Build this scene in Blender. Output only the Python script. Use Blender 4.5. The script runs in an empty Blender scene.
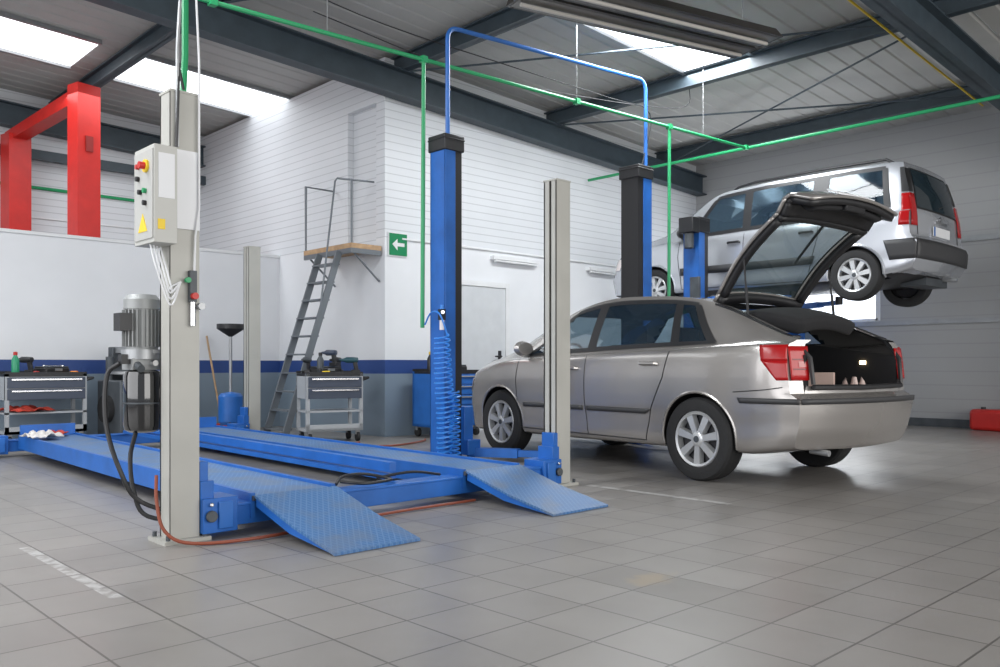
import bpy, math, random
from mathutils import Vector, Matrix
random.seed(3)
SC=bpy.context.scene
COL=SC.collection
PI=math.pi
# ---------------------------------------------------------------- materials
MATS={}
def mat(name,col,rough=.5,metal=0,var=.0,vscale=6,bump=0,bscale=40,coat=0,emit=None,estr=0):
    if name in MATS: return MATS[name]
    m=bpy.data.materials.new(name); m.use_nodes=True
    nt=m.node_tree; b=nt.nodes['Principled BSDF']
    b.inputs['Base Color'].default_value=(*col,1); b.inputs['Roughness'].default_value=rough
    b.inputs['Metallic'].default_value=metal
    if coat: b.inputs['Coat Weight'].default_value=coat; b.inputs['Coat Roughness'].default_value=.04
    if emit: b.inputs['Emission Color'].default_value=(*emit,1); b.inputs['Emission Strength'].default_value=estr
    tc=nt.nodes.new('ShaderNodeTexCoord')
    if var:
        n=nt.nodes.new('ShaderNodeTexNoise'); n.inputs['Scale'].default_value=vscale; n.inputs['Detail'].default_value=6
        nt.links.new(tc.outputs['Object'],n.inputs['Vector'])
        r=nt.nodes.new('ShaderNodeMapRange'); r.inputs['From Min'].default_value=.3; r.inputs['From Max'].default_value=.7
        r.inputs['To Min'].default_value=1-var; r.inputs['To Max'].default_value=1+var
        nt.links.new(n.outputs['Fac'],r.inputs['Value'])
        h=nt.nodes.new('ShaderNodeVectorMath'); h.operation='SCALE'; h.inputs[0].default_value=col
        nt.links.new(r.outputs[0],h.inputs['Scale']); nt.links.new(h.outputs[0],b.inputs['Base Color'])
    if bump:
        n2=nt.nodes.new('ShaderNodeTexNoise'); n2.inputs['Scale'].default_value=bscale
        nt.links.new(tc.outputs['Object'],n2.inputs['Vector'])
        bp=nt.nodes.new('ShaderNodeBump'); bp.inputs['Strength'].default_value=bump; bp.inputs['Distance'].default_value=.01
        nt.links.new(n2.outputs['Fac'],bp.inputs['Height']); nt.links.new(bp.outputs[0],b.inputs['Normal'])
    MATS[name]=m; return m
BLUE=mat('lift_blue_paint',(.016,.125,.46),.42,var=.15,vscale=5)
BLUE2=mat('deep_blue_paint',(.022,.14,.48),.4,var=.1)
BLK=mat('black_plastic',(.016,.016,.018),.45)
RUB=mat('tyre_rubber',(.018,.018,.019),.75,bump=.3,bscale=60)
POST=mat('post_grey_paint',(.44,.435,.40),.45,var=.06,vscale=3)
STEEL=mat('dark_steel_beam',(.042,.06,.075),.5,var=.15)
RED=mat('red_paint',(.55,.02,.015),.4,var=.08)
GREEN=mat('green_pipe_paint',(.02,.32,.12),.4)
WHITE=mat('white_paint',(.74,.75,.76),.5,var=.04)
GREYM=mat('grey_metal',(.35,.36,.37),.4,.6,var=.1)
DGREY=mat('dark_grey_metal',(.08,.09,.10),.5,.3,var=.2)
CHROME=mat('chrome',(.75,.75,.76),.15,1)
ALU=mat('motor_grey_cast',(.33,.34,.34),.5,.35)
STAIR=mat('stair_grey_paint',(.17,.19,.21),.45,.3)
WOOD=mat('landing_wood',(.45,.29,.16),.6,var=.2,vscale=12)
REDL=mat('red_lamp_plastic',(.38,.006,.008),.22,emit=(.5,.005,.005),estr=.08)
REDD=mat('dark_red_lamp_plastic',(.16,.004,.005),.3)
CLEAR=mat('clear_lamp_plastic',(.75,.68,.66),.15,coat=1)
PINK=mat('pale_lamp_lens',(.55,.20,.19),.25)
YEL=mat('yellow_sticker',(.85,.6,.03),.5)
ORG=mat('orange_sticker',(.85,.25,.03),.5)
HOSE=mat('brown_red_hose',(.25,.06,.03),.5)
HBLUE=mat('blue_hose',(.03,.24,.75),.3)
PAPER=mat('paper',(.80,.81,.83),.7)
CLOTHW=mat('white_cloth',(.65,.62,.6),.9,var=.2,vscale=20)
CLOTHR=mat('red_cloth',(.5,.05,.03),.9,var=.2,vscale=20)
PANEL=mat('trunk_fabric',(.018,.018,.020),.9,bump=.3,bscale=120)
SEAT=mat('seat_fabric',(.035,.037,.042),.85,bump=.2,bscale=90)
def paint(name,col):
    m=mat(name,col,.27,.6,coat=.8); return m
P1C=paint('warm_silver_car_paint',(.40,.378,.36))
P2C=paint('silver_car_paint',(.56,.58,.62))
def glassmat(name,col,fac,tint=(.75,.82,.82)):
    m=bpy.data.materials.new(name); m.use_nodes=True; nt=m.node_tree
    b=nt.nodes['Principled BSDF']; b.inputs['Base Color'].default_value=(*col,1); b.inputs['Roughness'].default_value=.03
    b.inputs['Specular IOR Level'].default_value=.9
    t=nt.nodes.new('ShaderNodeBsdfTransparent'); t.inputs[0].default_value=(*tint,1)
    mx=nt.nodes.new('ShaderNodeMixShader'); mx.inputs[0].default_value=fac
    nt.links.new(t.outputs[0],mx.inputs[1]); nt.links.new(b.outputs[0],mx.inputs[2])
    nt.links.new(mx.outputs[0],nt.nodes['Material Output'].inputs[0]); return m
GLASS=glassmat('tinted_car_glass',(.03,.055,.085),.42,(.62,.74,.80))
GLASSD=glassmat('dark_car_glass',(.02,.035,.045),.85)
GLASS2=glassmat('tailgate_glass',(.045,.065,.07),.48,(.55,.62,.62))
class NT:
    def __init__(s,name):
        s.m=bpy.data.materials.new(name); s.m.use_nodes=True; s.nt=s.m.node_tree; s.b=s.nt.nodes['Principled BSDF']
        g=s.nt.nodes.new('ShaderNodeNewGeometry'); s.pos=g.outputs['Position']
        sp=s.nt.nodes.new('ShaderNodeSeparateXYZ'); s.nt.links.new(s.pos,sp.inputs[0]); s.x,s.y,s.z=sp.outputs
    def put(s,inp,v):
        if isinstance(v,(int,float)): inp.default_value=v
        elif isinstance(v,tuple): inp.default_value=(*v,1) if len(v)==3 and len(inp.default_value)==4 else v
        else: s.nt.links.new(v,inp)
    def ma(s,op,a,b=0,c=0):
        n=s.nt.nodes.new('ShaderNodeMath'); n.operation=op
        for i,v in enumerate((a,b,c)): s.put(n.inputs[i],v)
        return n.outputs[0]
    def mix(s,f,a,b):
        n=s.nt.nodes.new('ShaderNodeMix'); n.data_type='RGBA'
        s.put(n.inputs[0],f); s.put(n.inputs[6],a); s.put(n.inputs[7],b); return n.outputs[2]
    def noise(s,sc,det=5,vec=None):
        n=s.nt.nodes.new('ShaderNodeTexNoise'); n.inputs['Scale'].default_value=sc; n.inputs['Detail'].default_value=det
        s.nt.links.new(vec or s.pos,n.inputs['Vector']); return n.outputs['Fac']
    def rng(s,v,a,b,c=0,d=1):
        n=s.nt.nodes.new('ShaderNodeMapRange'); s.put(n.inputs[0],v)
        for i,q in enumerate((a,b,c,d)): n.inputs[i+1].default_value=q
        return n.outputs[0]
    def bump(s,h,st=.5,dist=.01):
        n=s.nt.nodes.new('ShaderNodeBump'); n.inputs['Strength'].default_value=st; n.inputs['Distance'].default_value=dist
        s.put(n.inputs['Height'],h); s.nt.links.new(n.outputs[0],s.b.inputs['Normal'])
    def band(s,v,a,b):
        return s.ma('MULTIPLY',s.ma('GREATER_THAN',v,a),s.ma('LESS_THAN',v,b))
# floor
n=NT('floor_tiles'); T=.30
fx=n.ma('FRACT',n.ma('DIVIDE',n.ma('ADD',n.x,20.07),T)); fy=n.ma('FRACT',n.ma('DIVIDE',n.ma('ADD',n.y,20.11),T))
g=.004/T
def edge(f): return n.ma('MAXIMUM',n.ma('LESS_THAN',f,g),n.ma('GREATER_THAN',f,1-g))
gr=n.ma('MAXIMUM',edge(fx),edge(fy))
ix=n.ma('FLOOR',n.ma('DIVIDE',n.ma('ADD',n.x,20.07),T)); iy=n.ma('FLOOR',n.ma('DIVIDE',n.ma('ADD',n.y,20.11),T))
cb=n.nt.nodes.new('ShaderNodeCombineXYZ'); n.put(cb.inputs[0],ix); n.put(cb.inputs[1],iy)
wn=n.nt.nodes.new('ShaderNodeTexWhiteNoise'); wn.noise_dimensions='2D'; n.nt.links.new(cb.outputs[0],wn.inputs['Vector'])
tv=n.rng(wn.outputs['Value'],0,1,.93,1.06)
nv=n.rng(n.noise(2.5,9),.3,.7,.95,1.05)
vm=n.nt.nodes.new('ShaderNodeVectorMath'); vm.operation='SCALE'; vm.inputs[0].default_value=(.243,.228,.214)
n.put(vm.inputs['Scale'],n.ma('MULTIPLY',tv,nv))
c=n.mix(gr,vm.outputs[0],(.105,.097,.09))
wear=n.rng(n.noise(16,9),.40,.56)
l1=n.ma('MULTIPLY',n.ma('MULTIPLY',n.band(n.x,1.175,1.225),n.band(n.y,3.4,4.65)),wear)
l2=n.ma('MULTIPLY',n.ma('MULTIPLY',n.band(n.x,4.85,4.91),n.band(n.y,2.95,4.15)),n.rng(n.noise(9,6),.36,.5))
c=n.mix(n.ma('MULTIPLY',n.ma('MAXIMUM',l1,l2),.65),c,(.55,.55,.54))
dx=n.ma('SUBTRACT',n.x,2.93); dy=n.ma('SUBTRACT',n.y,2.15)
dd=n.ma('SQRT',n.ma('ADD',n.ma('MULTIPLY',dx,dx),n.ma('MULTIPLY',n.ma('MULTIPLY',dy,dy),3.0)))
st=n.ma('MULTIPLY',n.rng(n.ma('ADD',dd,n.ma('MULTIPLY',n.noise(12),.25)),.2,.28,1,0),.4)
c=n.mix(st,c,(.42,.31,.17)); n.put(n.b.inputs['Base Color'],c)
n.put(n.b.inputs['Roughness'],n.rng(wn.outputs['Value'],0,1,.30,.38))
n.bump(n.ma('SUBTRACT',1,gr),.2,.002); FLOOR=n.m
def wallmat(name,siding_from=99.,stripe=True):
    n=NT(name)
    v=n.rng(n.noise(1.3,6),.3,.7,.96,1.03)
    vm=n.nt.nodes.new('ShaderNodeVectorMath'); vm.operation='SCALE'; vm.inputs[0].default_value=(.76,.775,.80); n.put(vm.inputs['Scale'],v)
    c=vm.outputs[0]
    if stripe:
        c=n.mix(n.ma('LESS_THAN',n.z,.80),c,(.21,.27,.33))
        c=n.mix(n.band(n.z,.79,.965),c,(.02,.06,.23))
    up=n.ma('GREATER_THAN',n.z,siding_from)
    f=n.ma('FRACT',n.ma('DIVIDE',n.z,.10))
    c=n.mix(n.ma('MULTIPLY',up,.22),c,(.5,.54,.58))
    dark=n.ma('MULTIPLY',n.ma('LESS_THAN',f,.12),up)
    c=n.mix(n.ma('MULTIPLY',dark,.45),c,(.33,.35,.37))
    n.put(n.b.inputs['Base Color'],c); n.b.inputs['Roughness'].default_value=.5
    n.bump(n.ma('MULTIPLY',n.ma('SUBTRACT',1,f),up),.45,.010)
    return n.m
WSIDE=wallmat('office_wall_paint',2.5); WPART=wallmat('partition_wall_paint'); WBACK=wallmat('back_wall_siding',0,False)
n=NT('metal_wall_panels'); f=n.ma('FRACT',n.ma('DIVIDE',n.z,.2))
c=n.mix(n.ma('MULTIPLY',n.ma('LESS_THAN',f,.08),.2),(.36,.365,.37),(.15,.15,.17)); n.put(n.b.inputs['Base Color'],c)
n.bump(n.ma('GREATER_THAN',f,.5),.2,.01); n.b.inputs['Roughness'].default_value=.45; WRIGHT=n.m
CEIL=mat('ceiling_deck',(.42,.415,.40),.6,0,var=.06,vscale=2)
SKY=mat('skylight_panel',(.9,.9,.9),.4,emit=(.93,.97,1),estr=2.4)
WINP=mat('window_pane_daylight',(.9,.9,.9),.3,emit=(.9,.95,1),estr=2.0)
n=NT('blue_tread_plate')
p=n.ma('FRACT',n.ma('DIVIDE',n.ma('ADD',n.ma('MULTIPLY',n.x,1.0),n.ma('ADD',n.ma('MULTIPLY',n.y,.6),30.)),.034)); q=n.ma('FRACT',n.ma('DIVIDE',n.ma('ADD',n.ma('MULTIPLY',n.x,1.0),n.ma('ADD',n.ma('MULTIPLY',n.y,-.6),30.)),.034))
k=n.ma('MAXIMUM',n.ma('LESS_THAN',p,.22),n.ma('LESS_THAN',q,.22))
c=n.mix(n.ma('MULTIPLY',k,.5),(.045,.15,.36),(.16,.29,.50)); c=n.mix(n.ma('MULTIPLY',n.rng(n.noise(5,8),.44,.66),.6),c,(.15,.18,.23))
n.put(n.b.inputs['Base Color'],c); n.b.inputs['Roughness'].default_value=.42; n.bump(k,.5,.003); TREAD=n.m
# ---------------------------------------------------------------- mesh builder
class MB:
    def __init__(s): s.v=[];s.f=[];s.fm=[];s.m=[]
    def mi(s,m):
        if m not in s.m: s.m.append(m)
        return s.m.index(m)
    def add(s,vs,fs,m):
        o=len(s.v); i=s.mi(m); s.v+= [tuple(v) for v in vs]
        for f in fs: s.f.append(tuple(o+a for a in f)); s.fm.append(i)
        return s
    def box(s,c,d,m,rz=0,R=None):
        hx,hy,hz=d[0]/2,d[1]/2,d[2]/2
        vs=[Vector((a*hx,b*hy,e*hz)) for e in(-1,1) for b in(-1,1) for a in(-1,1)]
        M=R if R is not None else Matrix.Rotation(rz,3,'Z')
        vs=[M@v+Vector(c) for v in vs]
        return s.add(vs,[(0,2,3,1),(4,5,7,6),(0,1,5,4),(2,6,7,3),(0,4,6,2),(1,3,7,5)],m)
    def b2(s,a,b,m):
        return s.box([(a[i]+b[i])/2 for i in range(3)],[abs(a[i]-b[i]) for i in range(3)],m)
    def beam(s,p0,p1,w,h,m,off=(0,0)):
        p0=Vector(p0);p1=Vector(p1);d=(p1-p0).normalized()
        sd=d.cross(Vector((0,0,1)))
        if sd.length<1e-4: sd=Vector((1,0,0))
        sd.normalize(); up=sd.cross(d)
        vs=[]
        for e in (p0,p1):
            for b in(-1,1):
                for a in(-1,1): vs.append(e+sd*(a*w/2+off[0])+up*(b*h/2+off[1]))
        return s.add(vs,[(0,2,3,1),(4,5,7,6),(0,1,5,4),(2,6,7,3),(0,4,6,2),(1,3,7,5)],m)
    def ibeam(s,p0,p1,h,b,m,t=.02):
        s.beam(p0,p1,t*.7,h,m); s.beam(p0,p1,b,t,m,(0,h/2-t/2)); s.beam(p0,p1,b,t,m,(0,-h/2+t/2)); return s
    def tube(s,pts,r,m,n=8,cap=True):
        pts=[Vector(p) for p in pts]; rings=[]; up=None
        rr=r if isinstance(r,(list,tuple)) else [r]*len(pts)
        for i,p in enumerate(pts):
            a=pts[max(i-1,0)]; b=pts[min(i+1,len(pts)-1)]; d=(b-a).normalized()
            if up is None:
                up=Vector((0,0,1)) if abs(d.z)<.9 else Vector((1,0,0))
            x=(up-d*up.dot(d)).normalized(); up=x; y=d.cross(x)
            k=1
            if 0<i<len(pts)-1:
                c=(p-a).normalized().dot((b-p).normalized()); k=1/max(.5,math.sqrt(max(0,(1+c)/2)))
            rings.append([p+(x*math.cos(2*PI*j/n)+y*math.sin(2*PI*j/n))*rr[i]*min(k,1.4) for j in range(n)])
        vs=[v for g in rings for v in g]; fs=[]
        for i in range(len(pts)-1):
            for j in range(n): fs.append((i*n+j,i*n+(j+1)%n,(i+1)*n+(j+1)%n,(i+1)*n+j))
        if cap: fs.append(tuple(range(n-1,-1,-1))); fs.append(tuple((len(pts)-1)*n+j for j in range(n)))
        return s.add(vs,fs,m)
    def curve(s,pts,r,m,n=8,k=6):
        P=[Vector(p) for p in pts]; P=[P[0]*2-P[1]]+P+[P[-1]*2-P[-2]]; out=[]
        for i in range(1,len(P)-2):
            for j in range(k):
                f=j/k; a,b,c,d=P[i-1],P[i],P[i+1],P[i+2]
                out.append(.5*(2*b+(c-a)*f+(2*a-5*b+4*c-d)*f*f+(3*b-a-3*c+d)*f**3))
        out.append(P[-2]); return s.tube(out,r,m,n)
    def cyl(s,p0,p1,r0,m,r1=None,n=20): return s.tube([p0,p1],[r0,r0 if r1 is None else r1],m,n)
    def lathe(s,prof,c,ax,m,n=32,cap=True):
        vs=[];c=Vector(c)
        for r,h in prof:
            for j in range(n):
                a=2*PI*j/n; u,w=r*math.cos(a),r*math.sin(a)
                vs.append(c+(Vector((h,u,w)) if ax=='X' else Vector((u,w,h)) if ax=='Z' else Vector((w,h,u))))
        fs=[]
        for i in range(len(prof)-1):
            for j in range(n): fs.append((i*n+j,i*n+(j+1)%n,(i+1)*n+(j+1)%n,(i+1)*n+j))
        if cap and prof[0][0]>1e-5: fs.append(tuple(range(n-1,-1,-1)))
        if cap and prof[-1][0]>1e-5: fs.append(tuple((len(prof)-1)*n+j for j in range(n)))
        return s.add(vs,fs,m)
    def prism(s,poly,ax,a,b,m):
        def P(u,w,t): return {'X':(t,u,w),'Y':(u,t,w),'Z':(u,w,t)}[ax]
        k=len(poly); vs=[P(u,w,a) for u,w in poly]+[P(u,w,b) for u,w in poly]
        fs=[tuple(range(k)),tuple(range(2*k-1,k-1,-1))]+[(i,i+k,(i+1)%k+k,(i+1)%k) for i in range(k)]
        return s.add(vs,fs,m)
    def grid(s,rows,m):
        k=len(rows[0]); vs=[p for r in rows for p in r]
        return s.add(vs,[(i*k+j,i*k+j+1,(i+1)*k+j+1,(i+1)*k+j) for i in range(len(rows)-1) for j in range(k-1)],m)
    def mesh(s,name,ang=35,recalc=True):
        me=bpy.data.meshes.new(name); me.from_pydata(s.v,[],s.f)
        for m in s.m: me.materials.append(m)
        me.polygons.foreach_set('material_index',s.fm)
        if recalc:
            import bmesh
            bm=bmesh.new(); bm.from_mesh(me); bmesh.ops.recalc_face_normals(bm,faces=bm.faces); bm.to_mesh(me); bm.free()
        for p in me.polygons: p.use_smooth=True
        me.set_sharp_from_angle(angle=math.radians(ang)); me.update(); return me
    def obj(s,name,parent=None,loc=(0,0,0),rz=0,bevel=0,ang=35,solid=0,recalc=True):
        ob=bpy.data.objects.new(name,s.mesh(name,ang,recalc)); COL.objects.link(ob)
        ob.location=loc; ob.rotation_euler=(0,0,rz)
        if parent: ob.parent=parent
        if solid:
            md=ob.modifiers.new('solid','SOLIDIFY'); md.thickness=solid; md.offset=0
        if bevel:
            md=ob.modifiers.new('bevel','BEVEL'); md.width=bevel; md.segments=3 if bevel>.03 else 2; md.limit_method='ANGLE'
        return ob
    def parts(s,name,parent=None,**k):
        N=len(s.v); par=list(range(N))
        def fd(a):
            while par[a]!=a: par[a]=par[par[a]]; a=par[a]
            return a
        for f in s.f:
            for a in f[1:]: par[fd(a)]=fd(f[0])
        isl={}
        for i,f in enumerate(s.f): isl.setdefault(fd(f[0]),[]).append(i)
        cl=[]
        for fl in isl.values():
            vs=[s.v[a] for i in fl for a in s.f[i]]
            cl.append([fl,[min(v[j] for v in vs)-.001 for j in range(3)],[max(v[j] for v in vs)+.001 for j in range(3)]])
        ch=True
        while ch:
            ch=False
            for i in range(len(cl)):
                for j in range(i+1,len(cl)):
                    a,b=cl[i],cl[j]
                    if all(a[1][q]<=b[2][q] and b[1][q]<=a[2][q] for q in range(3)):
                        cl[i]=[a[0]+b[0],[min(a[1][q],b[1][q]) for q in range(3)],[max(a[2][q],b[2][q]) for q in range(3)]]; cl.pop(j); ch=True; break
                if ch: break
        out=[]
        for fl,_,_ in cl:
            m=MB(); mp={}
            for i in fl:
                ff=[]
                for a in s.f[i]:
                    if a not in mp: mp[a]=len(m.v); m.v.append(s.v[a])
                    ff.append(mp[a])
                m.f.append(tuple(ff)); m.fm.append(m.mi(s.m[s.fm[i]]))
            out.append(m.obj(name,parent,**k))
        return out
def thing(name,loc,label,cat,rz=0,group=None):
    e=bpy.data.objects.new(name,None); e.empty_display_size=.2; COL.objects.link(e); e.location=loc; e.rotation_euler=(0,0,rz)
    e['label']=label; e['category']=cat
    if group: e['group']=group
    return e
def tag(o,label,cat,group=None):
    o['label']=label; o['category']=cat
    if group: o['group']=group
    return o
def struct(o): o['kind']='structure'; return o
# ---------------------------------------------------------------- room
XR=13.2; YF=8.675; XO=6.3; YP=11.3; YB=14.0
def cz(x): return 4.80-.043*(x-6.3)
struct(MB().b2((-6,-6,-.1),(XR+.2,YB+.2,0),FLOOR).obj('floor'))
m=MB(); ys=[];y=-6.0
while y<YB+.2:
    ys+=[(y,0),(y+.20,0),(y+.22,.012),(y+.24,.012)]; y+=.26
m.grid([[(x,yy,cz(x)+h) for yy,h in ys] for x in (-6,XR+.2)],CEIL)
struct(m.obj('ceiling',ang=20))
struct(MB().b2((XO,YF,0),(XR,YF+.12,4.75),WSIDE).obj('wall_office_front'))
m=MB(); ya,yb,za,zb_=8.86,9.50,2.44,4.22
m.b2((XO,YF+.12,0),(XO+.14,YB,za),WSIDE); m.b2((XO,YF+.12,za),(XO+.14,ya,4.75),WSIDE); m.b2((XO,yb,za),(XO+.14,YB,4.75),WSIDE); m.b2((XO,ya,zb_),(XO+.14,yb,4.75),WSIDE)
struct(m.obj('wall_office_side'))
struct(MB().b2((XO+.09,ya+.002,za+.002),(XO+.13,yb-.002,zb_-.002),WBACK).obj('door_2'))
struct(MB().b2((-6,YP,0),(XO,YP+.18,2.47),WPART).obj('wall_partition'))
struct(MB().b2((-6,YP-.03,2.47),(XO,YP+.21,2.51),WHITE).obj('trim_1'))
struct(MB().b2((-6,YB,0),(XO+.12,YB+.15,5.2),WBACK).obj('wall_back'))
m=MB(); wy0,wy1,wz0,wz1=5.42,8.1,1.58,2.66
m.b2((XR,-6,0),(XR+.15,wy0,4.6),WRIGHT);m.b2((XR,wy1,0),(XR+.15,YB,4.6),WRIGHT)
m.b2((XR,wy0,0),(XR+.15,wy1,wz0),WRIGHT);m.b2((XR,wy0,wz1),(XR+.15,wy1,4.6),WRIGHT)
struct(m.obj('wall_right'))
m=MB()
for a,b in (((wy0,wz0),(wy1,wz0)),((wy0,wz1),(wy1,wz1)),((wy0,wz0),(wy0,wz1)),((wy1,wz0),(wy1,wz1)),((6.7,wz0),(6.7,wz1))):
    m.beam((XR+.03,a[0],a[1]),(XR+.03,b[0],b[1]),.07,.07,WHITE)
m.b2((XR+.07,wy0,wz0),(XR+.09,wy1,wz1),WINP)
struct(m.obj('window_1'))
struct(MB().b2((XR-.04,-6,1.50),(XR,YF,1.57),GREYM).obj('trim_2'))
struct(MB().b2((XR-.04,-6,2.66),(XR,YF,2.74),GREYM).obj('trim_3'))
struct(MB().b2((XR-.02,-6,0),(XR,YF,.12),DGREY).obj('baseboard_right'))
i=2
for (x0,x1,y0,y1) in ((-6,3.7,11.0,12.2),(4.25,6.95,11.0,12.2),(6.9,9.7,5.3,6.25),(-6,3.6,5.3,6.25)):
    m=MB(); m.grid([[(x,yy,cz(x)-.02) for yy in (y0,y1)] for x in (x0,x1)],SKY)
    for yy in (y0,y1): m.beam((x0,yy,cz(x0)-.03),(x1,yy,cz(x1)-.03),.05,.05,GREYM)
    struct(m.obj('window_%d'%i)); i+=1
tn=[4]
def trim(m,**k):
    o=struct(m.obj('trim_%d'%tn[0],**k)); tn[0]+=1; return o
for yy in (-2.2,3.2,8.54,13.85):
    h=.34
    trim(MB().ibeam((-6,yy,cz(-6)-.22-h/2),(XR,yy,cz(XR)-.22-h/2),h,.19,STEEL))
for xx in (-1.7,1.1,4.0,6.45,9.25,12.0):
    m=MB(); z=cz(xx)-.13
    m.ibeam((xx,-6,z),(xx,YB,z),.20,.12,STEEL); trim(m)
for yy in (3.2,-2.2):
    m=MB(); m.ibeam((XR-.16,yy,0),(XR-.16,yy,4.3),.3,.22,STEEL)
    m.prism([(XR-.3,3.5),(XR-.3,4.1),(XR-1.6,4.17)],'Y',yy-.09,yy+.09,STEEL); trim(m)
for a,b in (((9.3,3.3),(12,8.4)),((12,3.3),(9.3,8.4)),((6.5,8.4),(9.2,3.3)),((6.5,3.3),(4.,8.4))):
    trim(MB().tube([(a[0],a[1],cz(a[0])-.24),(b[0],b[1],cz(b[0])-.24)],.013,STEEL,6))
trim(MB().beam((6.3,YB-.2,4.0),(-6,YB-.2,4.0),.1,.14,STEEL))
da,db,dh=7.46,8.36,1.98
m=MB(); m.b2((da,YF-.035,.0),(db,YF-.005,dh),mat('door_light_grey',(.60,.62,.64),.45,var=.04))
m.b2((da-.07,YF-.05,0),(da-.002,YF,dh+.07),WHITE);m.b2((db+.002,YF-.05,0),(db+.07,YF,dh+.07),WHITE);m.b2((da,YF-.05,dh+.002),(db,YF,dh+.07),WHITE)
m.b2((db-.14,YF-.06,.94),(db-.10,YF-.036,1.10),BLK); m.tube([(db-.12,YF-.061,1.02),(db-.12,YF-.085,1.02),(db-.24,YF-.085,1.02)],.01,BLK)
struct(m.obj('door_1'))
# exit sign
e=thing('exit_sign',(6.49,YF-.015,2.42),'green square emergency exit sign with white leftward arrow','sign')
GS=mat('exit_green',(.0,.22,.08),.4); MB().b2((-.15,-.004,-.15),(.15,.01,.15),WHITE).obj('sign_border',e); MB().b2((-.138,-.010,-.138),(.138,-.0041,.138),GS).obj('sign_panel',e)
m=MB(); y=-.0105
m.prism([(-.095,0),(-.015,.072),(-.015,.022),(.095,.022),(.095,-.022),(-.015,-.022),(-.015,-.072)],'Y',y,y-.003,WHITE); m.obj('arrow_symbol',e)
o=MB().tube([(XO+.25,YF-.016,2.50),(XR-.4,YF-.016,2.50)],.016,WHITE,6).obj('conduit'); tag(o,'thin white conduit running along the office wall','conduit')
for x in (8.55,10.6):
    e=thing('wall_lamp',(x,YF-.04,2.40),'white strip lamp mounted on the office wall','lamp',group='strip lamps on office wall')
    MB().box((0,0,0),(.9,.08,.05),WHITE).obj('lamp_housing',e); MB().cyl((-.42,-.02,-.045),(.42,-.02,-.045),.018,WHITE).obj('lamp_tube',e)
o=MB().tube([(2.3,YB-.025,3.55),(5.6,YB-.025,3.55)],.025,GREEN,8).obj('air_pipe'); tag(o,'green compressed air pipe on the back wall','pipe')
o=MB().tube([(1.5,YB-.012,3.1),(XO,YB-.012,3.1)],.012,WHITE,6).obj('conduit'); tag(o,'thin white conduit on the back wall','conduit')
# ---------------------------------------------------------------- green/yellow pipes
GX=lambda x: 6.27-(x-5.02)*.0783
m=MB(); m.tube([(-3,GX(-3),3.77),(10.13,GX(10.13),3.77)],.02,GREEN)
m.tube([(10.12,8.6,3.77),(10.16,-3,3.77)],.022,GREEN)
m.tube([(5.0,6.27,3.77),(5.0,6.29,1.25)],.02,GREEN); m.tube([(8.55,GX(8.55),3.77),(8.55,6.0,1.6)],.02,GREEN)
for x in (1.,3.,5.0,7.,8.55,10.1): m.box((x,GX(x),3.77),(.06,.06,.06),GREEN)
o=m.obj('air_pipe'); tag(o,'green painted compressed air pipework hung under the roof with droppers','pipe')
o=MB().tube([(1.91,4.42,4.93),(1.91,4.42,2.55),(1.89,4.40,2.3)],.018,GREEN).obj('air_pipe'); tag(o,'green vertical air pipe dropping from roof to the lift post','pipe')
for x in (1.,4.,7.,9.2):
    m=MB(); m.cyl((x,GX(x),3.79),(x,GX(x),cz(x)-.02),.004,GREYM,n=5)
    o=m.obj('pipe_hanger'); tag(o,'thin steel hanger rod holding the green air pipe','hanger','green pipe hanger rods')
o=MB().tube([(7.0,3.42,4.28),(12.2,3.66,4.28)],.012,YEL).obj('gas_pipe'); tag(o,'thin yellow pipe under the roof','pipe')
def ceil_lamp(p0,p1):
    p0=Vector(p0);p1=Vector(p1);c=(p0+p1)/2;L=(p1-p0).length;a=math.atan2(p1.y-p0.y,p1.x-p0.x)
    e=thing('ceiling_lamp',c,'dark metal hanging twin-tube workshop lamp with reflectors','lamp',rz=a)
    D=mat('lamp_dark_metal',(.05,.045,.04),.35,.4); LT=mat('lamp_inner_metal',(.16,.15,.14),.3,.7)
    for s in (-1,1):
        y=s*.17; m=MB()
        m.prism([(y-.15,-.05),(y-.06,.06),(y+.06,.06),(y+.15,-.05)],'X',-L/2,L/2,D)
        m.prism([(y-.12,-.053),(y+.12,-.053),(y+.12,-.050),(y-.12,-.050)],'X',-L/2+.03,L/2-.03,LT)
        m.obj('reflector',e,bevel=.006)
    MB().b2((-L/2+.1,-.06,.05),(L/2-.1,.06,.12),D).obj('housing',e,bevel=.006)
    for s in (-1,1): MB().cyl((-L/2+.06,s*.17,-.075),(L/2-.06,s*.17,-.075),.017,mat('unlit_tube',(.45,.43,.40),.3),n=10).obj('lamp_tube',e)
    m=MB()
    for x in (-L/2+.2,L/2-.2): m.cyl((x,0,.1),(x,0,cz(c.x)-c.z-.01),.005,GREYM,n=5)
    m.parts('hanger',e)
ceil_lamp((4.95,4.89,4.0),(7.45,4.20,4.0))
for pts in ([(4.5,7.4,4.42),(6,7.0,4.12),(7.4,6.6,4.05),(9.2,6.3,4.2),(9.3,6.2,4.5)],[(3.2,6.9,4.5),(4.5,6.6,4.15),(6.2,6.3,4.0),(7.6,6.15,3.95),(8.3,6.1,3.9),(8.15,6.1,3.25)]):
    m=MB(); m.curve(pts,.006,BLK,6); o=m.obj('cable'); tag(o,'black electric cable sagging below the roof','cable')
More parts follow.
